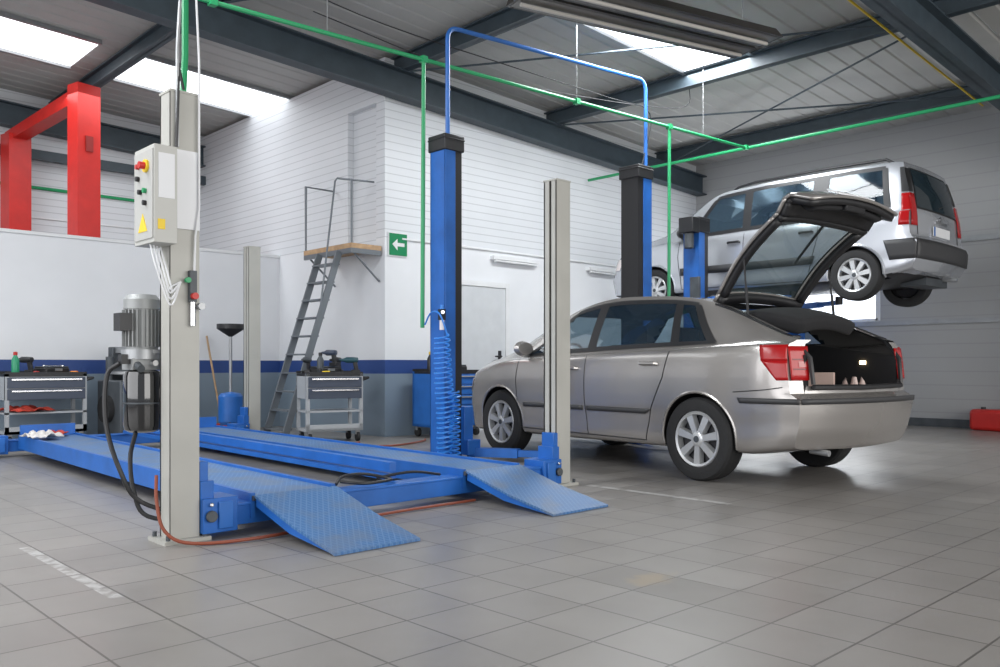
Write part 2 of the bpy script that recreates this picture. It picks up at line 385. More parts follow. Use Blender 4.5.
# ---------------------------------------------------------------- red lift behind partition
e=thing('red_car_lift',(3.80,11.82,0),'tall red vehicle lift standing beyond the partition wall','car lift',rz=math.radians(12))
RD=mat('dark_red_recess',(.25,.012,.010),.5)
for y,hh in ((0,4.58),(1.78,4.2)):
    m=MB(); m.b2((-.15,y-.03,0),(.16,y+.0,hh),RED); m.b2((-.15,y+.001,0),(-.12,y+.22,hh),RED); m.b2((.13,y+.001,0),(.16,y+.22,hh),RED); m.b2((-.119,y+.12,0),(.129,y+.14,hh-.1),RD)
    m.obj('column',e)
MB().prism([(.001,4.57),(.001,4.38),(1.98,4.10),(1.98,4.24)],'X',-.10,.10,RED).obj('crossbeam',e)
MB().b2((-.05,-.05,3.7),(.05,-.031,3.9),RD).obj('warning_plate',e)
# ---------------------------------------------------------------- stairs + landing
e=thing('staircase',(5.05,8.95,0),'steep grey steel stair with open treads against the landing','stairs')
H=2.30; RUN=.76
for y in (0,.45):
    MB().beam((0,y,0.02),(RUN,y,H),.025,.085,STAIR).obj('stringer',e)
MB().tube([(RUN*.62,0,H*.62),(RUN-.06,0,H+.86),(RUN-.03,0,H+.90),(1.245,-.05,H+.92)],.012,STAIR).obj('handrail',e)
for i in range(10):
    t=(i+.6)/10.3; MB().box((RUN*t,.225,H*t),(.14,.42,.018),STAIR).obj('tread',e)
e=thing('landing_platform',(5.83,8.72,2.33),'wooden landing board on steel frame with grey railing','platform')
MB().b2((0,0,0),(.45,1.10,.06),WOOD).obj('deck_board',e)
m=MB(); m.b2((0,0,-.06),(.03,1.10,-.001),STAIR);m.b2((.031,.0,-.06),(.45,.03,-.001),STAIR);m.tube([(.05,.05,-.03),(.45,.05,-.38)],.013,STAIR);m.tube([(.05,1.05,-.03),(.45,1.05,-.38)],.013,STAIR); m.obj('support_frame',e)
MB().tube([(.02,.02,.061),(.02,.02,.84)],.013,STAIR).obj('railing',e)
MB().tube([(.02,1.08,.061),(.02,1.08,.90),(.45,1.08,.90)],.013,STAIR).obj('railing',e)
# ---------------------------------------------------------------- four post lift
L=thing('four_post_lift',(1.83,4.30,0),'lowered blue four-post car lift with grey posts and ramps','car lift')
W=2.89; D=5.1; SK=.16
def post(x,y,h,s):
    m=MB(); w=.075; t=.012
    m.b2((x-s*w,y-.0649,.02),(x-s*w+s*t,y+.0649,h),POST)
    m.b2((x-w,y-.065,.02),(x+w,y-.065+t,h),POST); m.b2((x-w,y+.065-t,.02),(x+w,y+.065,h),POST)
    m.b2((x+s*w,y-.0649,.02),(x+s*w-s*t,y-.012,h),POST); m.b2((x+s*w,y+.012,.02),(x+s*w-s*t,y+.0649,h),POST)
    m.b2((x-w-.004,y-.069,h),(x+w+.004,y+.069,h+.012),POST)
    m.b2((x-.12,y-.11,0),(x+.12,y+.11,.02),POST)
    for a in(-.095,.095):
        for b in (-.085,.085): m.cyl((x+a,y+b,.02),(x+a,y+b,.045),.012,DGREY,n=6)
    return m.obj('post',L)
post(0,0,2.28,1);post(W,.02,2.27,-1);post(W+SK,D,2.30,-1);post(SK,D,2.3,1)
for x0,y0 in ((0,0),(SK,D)):
    m=MB(); m.b2((x0+.1,y0-.07,.05),(x0+W-.1,y0+.07,.155),BLUE); m.b2((x0+.1,y0-.078,.15),(x0+W-.1,y0+.078,.165),BLUE)
    m.obj('crossbeam',L,bevel=.004)
    for xx,s in ((x0,1),(x0+W,-1)):
        m=MB(); m.b2((xx+s*.08,y0-.1,.03),(xx+s*.27,y0+.1,.21),BLUE); m.b2((xx+s*.078,y0-.075,.20),(xx+s*.15,y0+.075,.30),BLUE); m.b2((xx+s*.078,y0-.06,.29),(xx+s*.125,y0+.06,.40),BLUE); m.b2((xx+s*.16,y0-.115,.05),(xx+s*.24,y0-.10,.19),BLUE2)
        m.cyl((xx+s*.12,y0-.105,.12),(xx+s*.12,y0-.11-.015,.12),.03,DGREY); m.cyl((xx+s*.12,y0-.1,.18),(xx+s*.12,y0-.12,.18),.012,CHROME,n=6)
        m.obj('carriage',L,bevel=.004)
def runway(x0,w):
    m=MB(); sh=SK/D; y0,y1=-.08,D-.12
    def P(x,y,z): return (x+y*sh,y,z)
    def slab(xa,xb,za,zb,mt):
        vs=[P(x,y,z) for y in (y0,y1) for z in (za,zb) for x in (xa,xb)]
        m.add(vs,[(0,1,3,2),(4,6,7,5),(0,4,5,1),(2,3,7,6),(0,2,6,4),(1,5,7,3)],mt)
    slab(x0+.012,x0+w-.012,.185,.195,TREAD); slab(x0-.015,x0+.012,.08,.212,BLUE); slab(x0+w-.012,x0+w+.015,.08,.212,BLUE)
    slab(x0+w*.3,x0+w*.7,.1,.185,BLUE2)
    m.obj('runway',L)
    m=MB()
    pr=((-.10,.195),(-.50,.085),(-.88,.008))
    ra=[(x,y,z+.008) for (y,z) in pr for x in (x0-.005,x0+w+.005)]
    rb=[(x,y,z-.006) for (y,z) in pr for x in (x0-.005,x0+w+.005)]
    m.add(ra+rb,[(0,1,3,2),(2,3,5,4),(6,8,9,7),(8,10,11,9),(0,2,8,6),(2,4,10,8),(1,7,9,3),(3,9,11,5),(0,6,7,1),(4,5,11,10)],TREAD)
    for xa in (x0+.004,x0+w-.014): m.prism([(-.10,.19),(-.10,.14),(-.45,.045),(-.86,.004),(-.5,.08)],'X',xa,xa+.01,BLUE)
    m.cyl((x0-.01,-.09,.185),(x0+w+.01,-.09,.185),.014,DGREY,n=10)
    m.obj('ramp',L)
    MB().box((x0+w/2+SK*.97,D-.13,.25),(w,.03,.12),BLUE).obj('wheel_stop',L)
runway(.37,.50); runway(1.88,.50)
m=MB(); m.beam((1.42,.09,.25),(1.42+SK,D-.1,.25),.05,.06,BLUE); m.beam((1.40,.09,.19),(1.40+SK,D-.1,.19),.09,.03,BLUE);m.obj('cable_rail',L)
m=MB(); m.curve([(.95,.02,.19),(1.05,.1,.22),(1.22,.12,.22),(1.34,.02,.19),(1.28,-.04,.19),(1.1,-.05,.19),(1.0,.05,.2)],.010,BLK); m.obj('hydraulic_hose',L)
m=MB(); m.curve([(1.3,.1,.19),(1.5,.0,.22),(1.75,.02,.18)],.009,BLK); m.obj('hydraulic_hose',L)
# power unit
ux,uy=-.115,.20
m=MB(); m.lathe([(.05,.93),(.1,.93),(.1,.98)],(ux,uy,0),'Z',GREYM); m.lathe([(.078,.98),(.080,1.0),(.080,1.19),(.09,1.19),(.09,1.24),(.07,1.265),(.02,1.27)],(ux,uy,0),'Z',ALU)
for k in range(26):
    a=2*PI*k/26; m.box((ux+.086*math.cos(a),uy+.086*math.sin(a),1.09),(.022,.005,.19),ALU,rz=a)
m.box((ux-.10,uy-.02,1.12),(.07,.09,.09),BLK); m.obj('motor',L)
m=MB(); m.box((ux,uy,.905),(.15,.15,.06),ALU); m.box((ux-.09,uy-.02,.93),(.06,.05,.05),BLK); m.cyl((ux+.02,uy-.07,.91),(ux+.02,uy-.13,.91),.015,CHROME,n=10); m.cyl((ux-.05,uy-.07,.90),(ux-.05,uy-.12,.88),.02,DGREY,n=10); m.obj('valve_block',L)
m=MB(); m.lathe([(.0,.55),(.07,.552),(.092,.565),(.098,.59),(.098,.84),(.092,.865),(.05,.876)],(ux,uy-.02,0),'Z',mat('black_gloss_tank',(.010,.010,.011),.08,coat=1),40); m.lathe([(.1,.70),(.1,.708)],(ux,uy-.02,0),'Z',DGREY,40); m.obj('oil_tank',L)
MB().box((ux+.06,uy-.06,.97),(.09,.09,.02),GREYM).obj('bracket',L)
MB().curve([(ux-.12,uy-.02,.91),(ux-.17,uy+.02,.84),(ux-.18,uy+.0,.6),(ux-.14,uy-.09,.36),(ux-.04,uy-.1,.2),(.1,-.02,.1)],.012,BLK).obj('hydraulic_hose',L)
MB().curve([(ux-.04,uy-.02,.55),(ux-.06,uy-.0,.42),(ux-.06,uy-.05,.25),(ux+.0,uy-.08,.12),(.12,.02,.08)],.012,BLK).obj('hydraulic_hose',L)
MB().curve([(-.14,-.05,.35),(-.15,-.08,.22),(-.13,-.13,.08),(-.02,-.2,.015),(.3,-.30,.015),(.8,-.22,.015),(1.3,-.16,.015),(1.9,-.16,.015)],.009,HOSE).obj('air_hose',L)
# control box
cx0,cx1=-.19,-.075
m=MB(); m.b2((cx0,-.15,1.50),(cx1,.10,1.98),mat('control_box_grey',(.50,.50,.47),.45)); m.b2((cx0-.006,-.14,1.52),(cx0,.09,1.96),mat('control_door_grey',(.46,.46,.44),.4)); m.obj('control_box',L,bevel=.006)
MB().cyl((cx0-.004,-.07,1.88),(cx0-.018,-.07,1.88),.032,YEL).cyl((cx0-.018,-.07,1.88),(cx0-.045,-.07,1.88),.018,RED).obj('emergency_switch',L)
m=MB()
for y,z,c in ((.03,1.89,RED),(.03,1.83,BLK),(-.06,1.76,GREEN),(.0,1.76,BLK),(-.06,1.70,BLK)): m.cyl((cx0-.004,y,z),(cx0-.022,y,z),.013,c,n=12)
m.parts('push_button',L)
m=MB(); m.prism([(-.08,1.56),(.03,1.56),(-.025,1.65)],'X',cx0-.009,cx0-.006,YEL); m.box((cx0+.035,-.152,1.59),(.035,.004,.05),YEL); m.parts('warning_sticker',L)
MB().box((cx0+.06,-.152,1.83),(.08,.003,.22),PAPER).obj('instruction_sheet',L)
MB().box((.012,-.072,1.79),(.125,.003,.40),PAPER).obj('instruction_sheet',L)
for k in range(4): MB().curve([(-.17+.025*k,-.05+.02*k,1.5),(-.16+.025*k,-.1,1.38-.03*k),(-.09,-.1,1.2+.03*k),(-.03,-.085,1.32)],.0045,PAPER,6).obj('cable',L)
MB().curve([(-.05,-.08,2.0),(-.04,-.08,2.35),(-.02,-.02,2.45),(.02,.0,2.32)],.008,BLK,6).obj('cable',L)
MB().tube([(-.045,-.078,2.0),(-.045,-.078,2.5),(.03,-.02,3.4),(.08,.06,4.6)],.009,GREYM,6).obj('cable',L)
MB().tube([(.035,-.085,1.2),(.045,-.085,1.56),(.065,-.085,1.7),(.065,-.085,2.45),(.06,-.0,3.4),(.07,.03,4.6)],.006,PAPER,6).obj('cable',L)
m=MB(); m.box((.03,-.085,1.30),(.035,.03,.16),DGREY); m.cyl((.03,-.10,1.25),(.03,-.125,1.25),.017,RED); m.cyl((.065,-.09,1.20),(.065,-.12,1.20),.018,GREYM); m.cyl((.0,-.09,1.33),(.0,-.11,1.33),.014,GREEN); m.cyl((.03,-.09,1.22),(.03,-.09,1.10),.014,CHROME); m.obj('air_valve',L)
# ---------------------------------------------------------------- two-post lifts
def column(par,x,y,h,s,zc,armz,arms,w=.115,d=.12,cap=.15):
    m=MB(); t=.015
    m.b2((x-s*w,y-d+.001,.02),(x-s*w+s*t,y+d-.001,h-.12),BLUE)
    q=(x-w,x+w*.2) if s>0 else (x-w*.2,x+w)
    m.b2((q[0],y-d,.02),(q[1],y-d+t,h-.12),BLUE); m.b2((q[0],y+d-t,.02),(q[1],y+d,h-.12),BLUE)
    m.b2((x-.25,y-.22,0),(x+.25,y+.22,.02),BLUE); m.obj('column',par,bevel=.004)
    m=MB(); q=(x+w*.2,x+w) if s>0 else (x-w,x-w*.2); m.b2((q[0],y-d+.01,.05),(q[1],y+d-.01,h-.12),BLK); m.obj('guide_cover',par)
    m=MB(); m.b2((x-w-.015,y-d-.015,h-cap),(x+w+.015,y+d+.015,h),BLK); m.b2((x-w-.02,y-d-.02,h-.05),(x+w+.02,y+d+.02,h-.03),BLK); m.obj('motor_cover',par,bevel=.012)
    m=MB(); m.b2((x+s*(w-.01),y-.15,zc),(x+s*(w+.1),y+.15,zc+.45),BLUE) ; m.b2((x+s*(w-.01),y-.2,zc),(x+s*(w+.15),y+.2,zc+.14),BLUE); m.obj('carriage',par,bevel=.005)
    for (ax,ay) in arms:
        m=MB(); p0=Vector((x+s*(w+.1),y+(.12 if ay>y else -.12),armz)); p1=Vector((ax,ay,armz)); mid=p0.lerp(p1,.6)
        m.beam(p0,mid,.11,.08,BLUE); m.beam(mid,p1,.08,.06,BLUE); m.cyl(p1-Vector((0,0,.03)),p1+Vector((0,0,.08)),.05,BLK); m.cyl(p0-Vector((0,0,.05)),p0+Vector((0,0,.06)),.04,DGREY); m.obj('lift_arm',par)
TL=thing('two_post_lift',(0,0,0),'blue two-post lift with black motor covers around the parked sedan','car lift')
column(TL,5.15,6.12,3.04,1,.06,.08,((5.75,7.0),(5.72,5.3)),.105,.11)
column(TL,8.05,6.11,3.22,-1,.06,.08,((7.65,7.1),(7.65,5.2)),.13,.13)
m=MB()
def arc(c,r,a0,a1,ax,ay): return [Vector(c)+Vector(ax)*r*math.cos(a0+(a1-a0)*i/6)+Vector(ay)*r*math.sin(a0+(a1-a0)*i/6) for i in range(7)]
x0,x1,yy,zt=5.15,8.22,6.1,4.08
m.tube([(x0,yy,3.0)]+arc((x0+.12,yy,zt-.12),.12,PI,PI/2,(1,0,0),(0,0,1))+arc((x1-.12,yy,zt+.07),.12,PI/2,0,(1,0,0),(0,0,1))+[(x1,yy,3.1)],.022,BLUE2)
m.obj('overhead_pipe',TL)
pts=[]; NT_=25
for i in range(NT_*14+1):
    a=2*PI*i/14; u=i/(NT_*14); r_=.068+.018*math.sin(u*PI)+.006*math.sin(i*.21); pts.append((4.945+r_*math.cos(a)+.02*math.sin(u*5),5.91+r_*math.sin(a)*.8,.05+1.12*u+.012*math.sin(a+1)))
m=MB(); m.tube(pts,.0085,HBLUE,5); m.obj('coiled_air_hose',TL)
pts=[]
for i in range(15*14+1):
    a=2*PI*i/14; u=i/(15*14); r_=.055+.008*math.sin(i*.17); pts.append((5.06+r_*math.cos(a),5.90+r_*math.sin(a)*.8,.06+.60*u))
m=MB(); m.tube(pts,.008,HBLUE,5); m.obj('coiled_air_hose',TL)
m=MB(); m.curve([(5.0,6.25,1.28),(4.95,6.1,1.38),(4.93,5.95,1.36),(4.98,5.9,1.17)],.008,HBLUE); m.obj('air_hose',TL)
m=MB(); m.box((4.98,5.98,1.36),(.05,.05,.10),BLK); m.cyl((4.98,5.98,1.31),(4.98,5.98,1.22),.022,CLEAR); m.cyl((4.98,5.98,1.41),(4.98,5.98,1.45),.016,HBLUE); m.cyl((4.96,5.955,1.38),(4.95,5.93,1.38),.016,CHROME); m.obj('air_regulator',TL)
TL2=thing('two_post_lift',(0,0,0),'blue two-post lift holding up the silver estate car','car lift')
ZL=1.67
column(TL2,9.66,6.35,2.84,1,1.35,ZL+.10,((10.3,7.1),(10.3,5.3)),.115,.12,.20)
column(TL2,12.35,6.35,2.84,-1,1.35,ZL+.10,((11.6,7.1),(11.6,5.3)),.115,.12,.20)
MB().b2((9.36,6.20,2.62),(9.524,6.42,2.82),BLK).cyl((9.44,6.31,2.62),(9.44,6.31,2.42),.06,DGREY).obj('motor',TL2,bevel=.01)
MB().b2((9.50,6.20,1.75),(9.544,6.34,2.05),DGREY).obj('control_box',TL2,bevel=.006)
# ---------------------------------------------------------------- cars
def interp(k,y):
    if y<=k[0][0]: return k[0][1]
    for (a,b),(c,d) in zip(k,k[1:]):
        if y<=c: return b+(d-b)*(y-a)/(c-a)
    return k[-1][1]
def sm(k,y,w=.07): return sum(interp(k,y+w*o)*q for o,q in((-1,.5),(-.75,.8),(-.5,1),(-.25,1.2),(0,1.3),(.25,1.2),(.5,1),(.75,.8),(1,.5)))/8.3
class Car:
    ts=.08; bs=.08
    def __init__(s,**k): s.__dict__.update(k)
    def ctrl(s,y):
        w=sm(s.w,y,.10); zb=sm(s.zb,y); b=sm(s.belt,y,s.bs); t=max(sm(s.top,y,s.ts),b+.03)
        g=min(1,max(0,(t-b)/(s.roofz-b))); g2=g**.75; wt=.84*w*(1-g2)+s.wr*g2
        h=b-zb
        P=[(0,zb),(.5*w,zb+.008),(.88*w,zb+.02)]
        P+=[(w*fx,zb+h*fz) for fx,fz in ((.96,.10),(.975,.28),(.998,.48),(1.003,.74),(.985,.92))]
        q=min(1,g/.15)
        sh=(w*.955,b); gb=(w*(.90+.005*q),(b+(t-b)*.3)*(1-q)+(b+.018)*q); ed=(wt,b+(t-b)*.94)
        md=((gb[0]+ed[0])/2+.014*g,(gb[1]+ed[1])/2)
        P+=[sh,gb,md,ed,(wt*.86,b+(t-b)*.985),(0,t)]
        return P
    def raw(s,y,t):
        key=(round(y,5))
        if key not in s.cache: s.cache[key]=s.ctrl(y)
        P=s.cache[key]; n=len(P); i=min(int(t),n-2); f=t-i
        a=P[i-1] if i>0 else (-P[1][0],P[1][1]); b=P[i]; c=P[i+1]; d=P[i+2] if i+2<n else (-P[n-2][0],P[n-2][1])
        def cr(p0,p1,p2,p3): return .5*(2*p1+(p2-p0)*f+(2*p0-5*p1+4*p2-p3)*f*f+(3*p1-p0-3*p2+p3)*f**3)
        return cr(a[0],b[0],c[0],d[0]),cr(a[1],b[1],c[1],d[1])
    def shift(s,y,x,z):
        w=max(.3,sm(s.w,y,.1)); d=0
        q=min(1,max(0,(s.yr+.5-y)/.5))
        if q>0: d+=q*q*(interp(s.rrake,z)+s.rc*(x/w)**2)
        q=min(1,max(0,(y-s.yf+.45)/.45))
        if q>0: d-=q*q*(interp(s.frake,z)+s.fc*(x/w)**2)
        return d
    def S(s,y,t,side,off=0):
        x,z=s.raw(y,t); p=Vector((side*x,y+s.shift(y,x,z),z))
        if off:
            x2,z2=s.raw(y+.02,t); a=Vector((side*x2,y+.02+s.shift(y+.02,x2,z2),z2))-p
            e=.05 if t<12.9 else -.05
            x3,z3=s.raw(y,t+e); b=Vector((side*x3,y+s.shift(y,x3,z3),z3))-p
            if e<0: b=-b
            nn=a.cross(b).normalized()
            if nn.dot(Vector((p.x,0,p.z-.6)))<0: nn=-nn
            p=p+nn*off
        return p
    def sat(s,y,z):
        lo,hi=2.,12.
        for _ in range(22):
            m=(lo+hi)/2
            if s.raw(y,m)[1]<z: lo=m
            else: hi=m
        return (lo+hi)/2
    def Z(s,y,z,side,off=0): return s.S(y,s.sat(y,z),side,off)
    def cap(s,x,z,off=0):
        w=max(.3,sm(s.w,s.yr,.1)); return Vector((x,s.yr+interp(s.rrake,z)+s.rc*(x/w)**2-off,z))
    def patch(s,m,mt,side,lo,hi,off,zmode=False,nu=14,nv=6):
        rows=[]
        for j in range(nv+1):
            v=j/nv; t=lo[0]+(hi[0]-lo[0])*v; a=lo[1]+(hi[1]-lo[1])*v; b=lo[2]+(hi[2]-lo[2])*v
            rows.append([(s.Z if zmode else s.S)(a+(b-a)*i/nu,t,side,off) for i in range(nu+1)])
        m.grid(rows,mt)
    def cappatch(s,m,mt,lo,hi,off,n=8,nv=6):
        rows=[]
        for j in range(nv+1):
            v=j/nv; z=lo[0]+(hi[0]-lo[0])*v; a=lo[1]+(hi[1]-lo[1])*v; b=lo[2]+(hi[2]-lo[2])*v
            rows.append([s.cap(a+(b-a)*i/n,z,off) for i in range(n+1)])
        m.grid(rows,mt)
    def inwin(s,y,t):
        for lo,hi in s.wins:
            if lo[0]-1e-6<=t<=hi[0]+1e-6:
                v=(t-lo[0])/(hi[0]-lo[0]); a=lo[1]+(hi[1]-lo[1])*v; b=lo[2]+(hi[2]-lo[2])*v
                if min(a,b)<=y<=max(a,b): return True
        return False
    def body(s,par,pmat,cut=None):
        s.cache={}
        ts=[i*.25 for i in range(53)]; NS=200
        ys=[s.yr+(s.yf-s.yr)*i/NS for i in range(NS+1)]
        m=MB(); V=[];rings=[]
        for y in ys:
            L_=[s.S(y,t,-1) for t in ts]; R_=[s.S(y,t,1) for t in ts]
            o=len(V); V+=L_+R_[1:-1]; idx=list(range(o,o+len(L_)))+list(range(o+len(L_)+len(R_)-3,o+len(L_)-1,-1)); rings.append(idx)
        F=[]; FM=[]; n=len(rings[0])
        tt=lambda j: ts[j] if j<=52 else ts[104-j]
        for i in range(NS):
            for j in range(n):
                F.append((rings[i][j],rings[i][(j+1)%n],rings[i+1][(j+1)%n],rings[i+1][j]))
                t0,t1=tt(j),tt(j+1)
                FM.append(2 if (max(t0,t1)>9.2 and s.inwin((ys[i]+ys[i+1])/2,(t0+t1)/2)) else 0)
        NC=10
        for which,y in ((0,ys[0]),(NS,ys[-1])):
            nl=len(ts); prev=None
            for j in range(nl):
                Lv=rings[which][j]
                if j in(0,nl-1): row=[Lv]*(NC+1)
                else:
                    Rv=rings[which][n-j]; x,z=s.raw(y,ts[j]); row=[Lv]
                    for k in range(1,NC):
                        xx=-x+2*x*k/NC; V.append(Vector((xx,y+s.shift(y,xx,z),z))); row.append(len(V)-1)
                    row.append(Rv)
                if prev:
                    for k in range(NC):
                        q=[]
                        for a in (prev[k],prev[k+1],row[k+1],row[k]):
                            if a not in q: q.append(a)
                        if len(q)>2: F.append(tuple(q)); FM.append(0)
                prev=row
        m.add(V,F,pmat); m.mi(BLK); m.mi(WHITE); m.fm=FM
        ob=m.obj('body',par,ang=40)
        import bmesh
        cut_m=MB()
        for wy in s.wheels:
            for sd in(-1,1): cut_m.cyl((sd*.60,wy,s.wr_+.01),(sd*1.2,wy,s.wr_+.01),s.arch,BLK,n=48)
        co=cut_m.obj('cutter',par)
        md=ob.modifiers.new('b','BOOLEAN'); md.object=co; md.operation='DIFFERENCE'; md.solver='EXACT'
        bpy.context.view_layer.update()
        dg=bpy.context.evaluated_depsgraph_get(); me=bpy.data.meshes.new_from_object(ob.evaluated_get(dg))
        ob.modifiers.clear(); ob.data=me; bpy.data.objects.remove(co)
        for p in me.polygons:
            c=p.center; dark=False
            for wy in s.wheels:
                if math.hypot(c.y-wy,c.z-s.wr_-.01)<s.arch+.002 and abs(c.x)>.5: dark=True
            if c.z<s.darkz and p.normal.z<-.5: dark=True
            if dark: p.material_index=1
        bm=bmesh.new(); bm.from_mesh(me)
        bmesh.ops.delete(bm,geom=[f for f in bm.faces if f.material_index==2 or (cut and cut(s,f.calc_center_median(),f.normal))],context='FACES'); bm.to_mesh(me); bm.free()
        for p in me.polygons: p.use_smooth=True
        me.set_sharp_from_angle(angle=math.radians(32))
        return ob
    def arches(s,m,mt,r=.014,sides=(-1,1)):
        for wy in s.wheels:
            for sd in sides:
                pts=[]
                for i in range(25):
                    a=PI*(-.06+1.12*i/24); yy=wy+s.arch*math.cos(a); zz=s.wr_+.01+s.arch*math.sin(a)
                    pts.append(s.Z(yy,max(zz,.26),sd,-.004))
                m.tube(pts,r,mt,6)
    def seam(s,m,pts,side,r=.0045):
        out=[]
        for (a,b),(c,d) in zip(pts,pts[1:]):
            for i in range(8): out.append(s.Z(a+(c-a)*i/8,b+(d-b)*i/8,side,.0005))
        out.append(s.Z(*pts[-1],side,.0005)); m.tube(out,r,BLK,5)
    def glazing(s,par,ends):
        for sd in(-1,1):
            for lo,hi in s.wins[:-1]:
                m=MB(); s.patch(m,GLASS,sd,lo,hi,.005); m.obj('side_window',par)
            m=MB(); (f0,f1,b0,b1)=ends
            s.patch(m,BLK,sd,(9.08,f0+.06,b0-.05),(9.28,f0-.0,b0+.0),.007,nu=50,nv=3)
            s.patch(m,BLK,sd,(10.72,f1+.02,b1-.01),(10.92,f1-.03,b1-.0),.007,nu=50,nv=3)
            for (lo,hi),(lo2,hi2) in zip(s.wins[:-1],s.wins[1:-1]):
                s.patch(m,BLK,sd,(9.25,lo[2]+.02,lo2[1]-.02),(10.75,hi[2]+.02,hi2[1]-.02),.007,nu=3,nv=12)
            lo,hi=s.wins[0]; s.patch(m,BLK,sd,(9.2,lo[1]+.06,lo[1]-.05),(10.8,hi[1]+.05,hi[1]-.05),.007,nu=5,nv=18)
            lo,hi=s.wins[-2]; s.patch(m,BLK,sd,(9.2,lo[2]+.045,lo[2]-.045),(10.8,hi[2]+.04,hi[2]-.035),.007,nu=5,nv=18)
            m.obj('window_trim',par)
        lo,hi=s.wins[-1]; m=MB(); rows=[]
        for j in range(9):
            y=lo[1]+(lo[2]-lo[1])*j/8; T_=[lo[0]+(13-lo[0])*i/9 for i in range(10)]
            rows.append([s.S(y,t,-1,.004) for t in T_]+[s.S(y,t,1,.004) for t in reversed(T_[:-1])])
        m.grid(rows,GLASS); m.obj('windshield',par)
def wheel_parts(par,r,x,y,side,spokes,rimf,steer=0,cache={}):
    k=(r,spokes)
    if k not in cache:
        m=MB(); w=.10; R0=rimf
        m.lathe([(r*R0,-w*.85),(r*.80,-w),(r*.95,-w*.92),(r,-w*.7),(r,w*.7),(r*.95,w*.92),(r*.80,w),(r*(R0+.03),w*.95),(r*R0,w*.8),(r*R0,-w*.85)],(0,0,0),'X',RUB,48,cap=False)
        ty=m.mesh('tyre')
        m=MB(); RM=mat('wheel_silver',(.58,.59,.60),.3,.5); q=r*(R0+.015)
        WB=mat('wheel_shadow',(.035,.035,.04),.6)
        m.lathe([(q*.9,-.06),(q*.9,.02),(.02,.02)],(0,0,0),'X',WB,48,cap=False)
        m.lathe([(q,.05),(q,.085),(q*.96,.094),(q*.88,.088),(q*.85,.03)],(0,0,0),'X',RM,48,cap=False)
        m.lathe([(.07,.02),(.064,.078),(.052,.09),(.03,.094),(.001,.094)],(0,0,0),'X',RM,24,cap=False)
        m.lathe([(.026,.094),(.024,.098),(.001,.098)],(0,0,0),'X',DGREY,20,cap=False)
        for i in range(spokes):
            a=2*PI*i/spokes; c,sn=math.cos(a),math.sin(a)
            def Q(rad,tt,h): return (h,rad*c-tt*sn,rad*sn+tt*c)
            a0,a1=.021,.031
            vs=[Q(.045,-a0,.086),Q(.045,a0,.086),Q(q*.93,a1,.082),Q(q*.93,-a1,.082),Q(.045,-a0-.006,.04),Q(.045,a0+.006,.04),Q(q*.93,a1+.008,.04),Q(q*.93,-a1-.008,.04)]
            m.add(vs,[(0,1,2,3),(4,7,6,5),(0,4,5,1),(1,5,6,2),(2,6,7,3),(3,7,4,0)],RM)
        cache[k]=(ty,m.mesh('rim'))
    ty,rm=cache[k]
    e=bpy.data.objects.new('wheel',None); e.empty_display_size=.1; COL.objects.link(e); e.parent=par; e.location=(x,y,r); e.rotation_euler=(.2,0,(PI if side<0 else 0)+steer)
    for nme,me in (('tyre',ty),('rim',rm)):
        o=bpy.data.objects.new(nme,me); COL.objects.link(o); o.parent=e
def handle(m,C,y,z,side,mt):
    p=[C.Z(y+a,z,side,o) for a,o in((-.09,.0),(-.08,.028),(.08,.028),(.09,0))]; m.tube(p,.012,mt,6)
def mirror(par,C,y,z,side,mt):
    p=C.Z(y,z,side,0); m=MB(); x=side*1
    m.lathe([(.02,-.05),(.06,-.045),(.075,0),(.06,.04),(.02,.055)],(p.x+x*.10,y,z+.06),'Y',mt,16)
    for i,v in enumerate(m.v): m.v[i]=(p.x+x*.10+(v[0]-p.x-x*.10)*1.5,v[1],v[2])
    m.tube([(p.x-x*.02,y,z),(p.x+x*.08,y,z+.04)],.02,BLK,8); m.obj('side_mirror',par)
def interior(par,fy,ry,rw,zs):
    for x in(-.36,.36):
        m=MB(); m.b2((x-.23,fy-.02,.45),(x+.23,fy+.48,.58),SEAT); m.b2((x-.23,fy-.14,.5),(x+.23,fy,zs),SEAT); m.b2((x-.12,fy-.12,zs+.02),(x+.12,fy-.04,zs+.18),SEAT); m.cyl((x,fy-.08,zs-.02),(x,fy-.08,zs+.03),.012,CHROME,n=8); m.obj('front_seat',par,bevel=.03)
    m=MB(); m.b2((-rw,ry,.45),(rw,ry+.5,.58),SEAT); m.b2((-rw,ry-.12,.5),(rw,ry,zs-.05),SEAT); m.obj('rear_seat',par,bevel=.03)
    m=MB(); m.b2((-.66,fy+.95,.62),(.66,fy+1.3,.94),BLK); m.obj('dashboard',par,bevel=.04)
    m=MB(); pts=[(-.36+.18*math.cos(a),fy+.82-.06*math.sin(a),.94+.17*math.sin(a)) for a in [2*PI*i/20 for i in range(21)]]; m.tube(pts,.014,BLK,6); m.cyl((-.36,fy+.82,.94),(-.36,fy+.97,.86),.02,BLK); m.obj('steering_wheel',par)
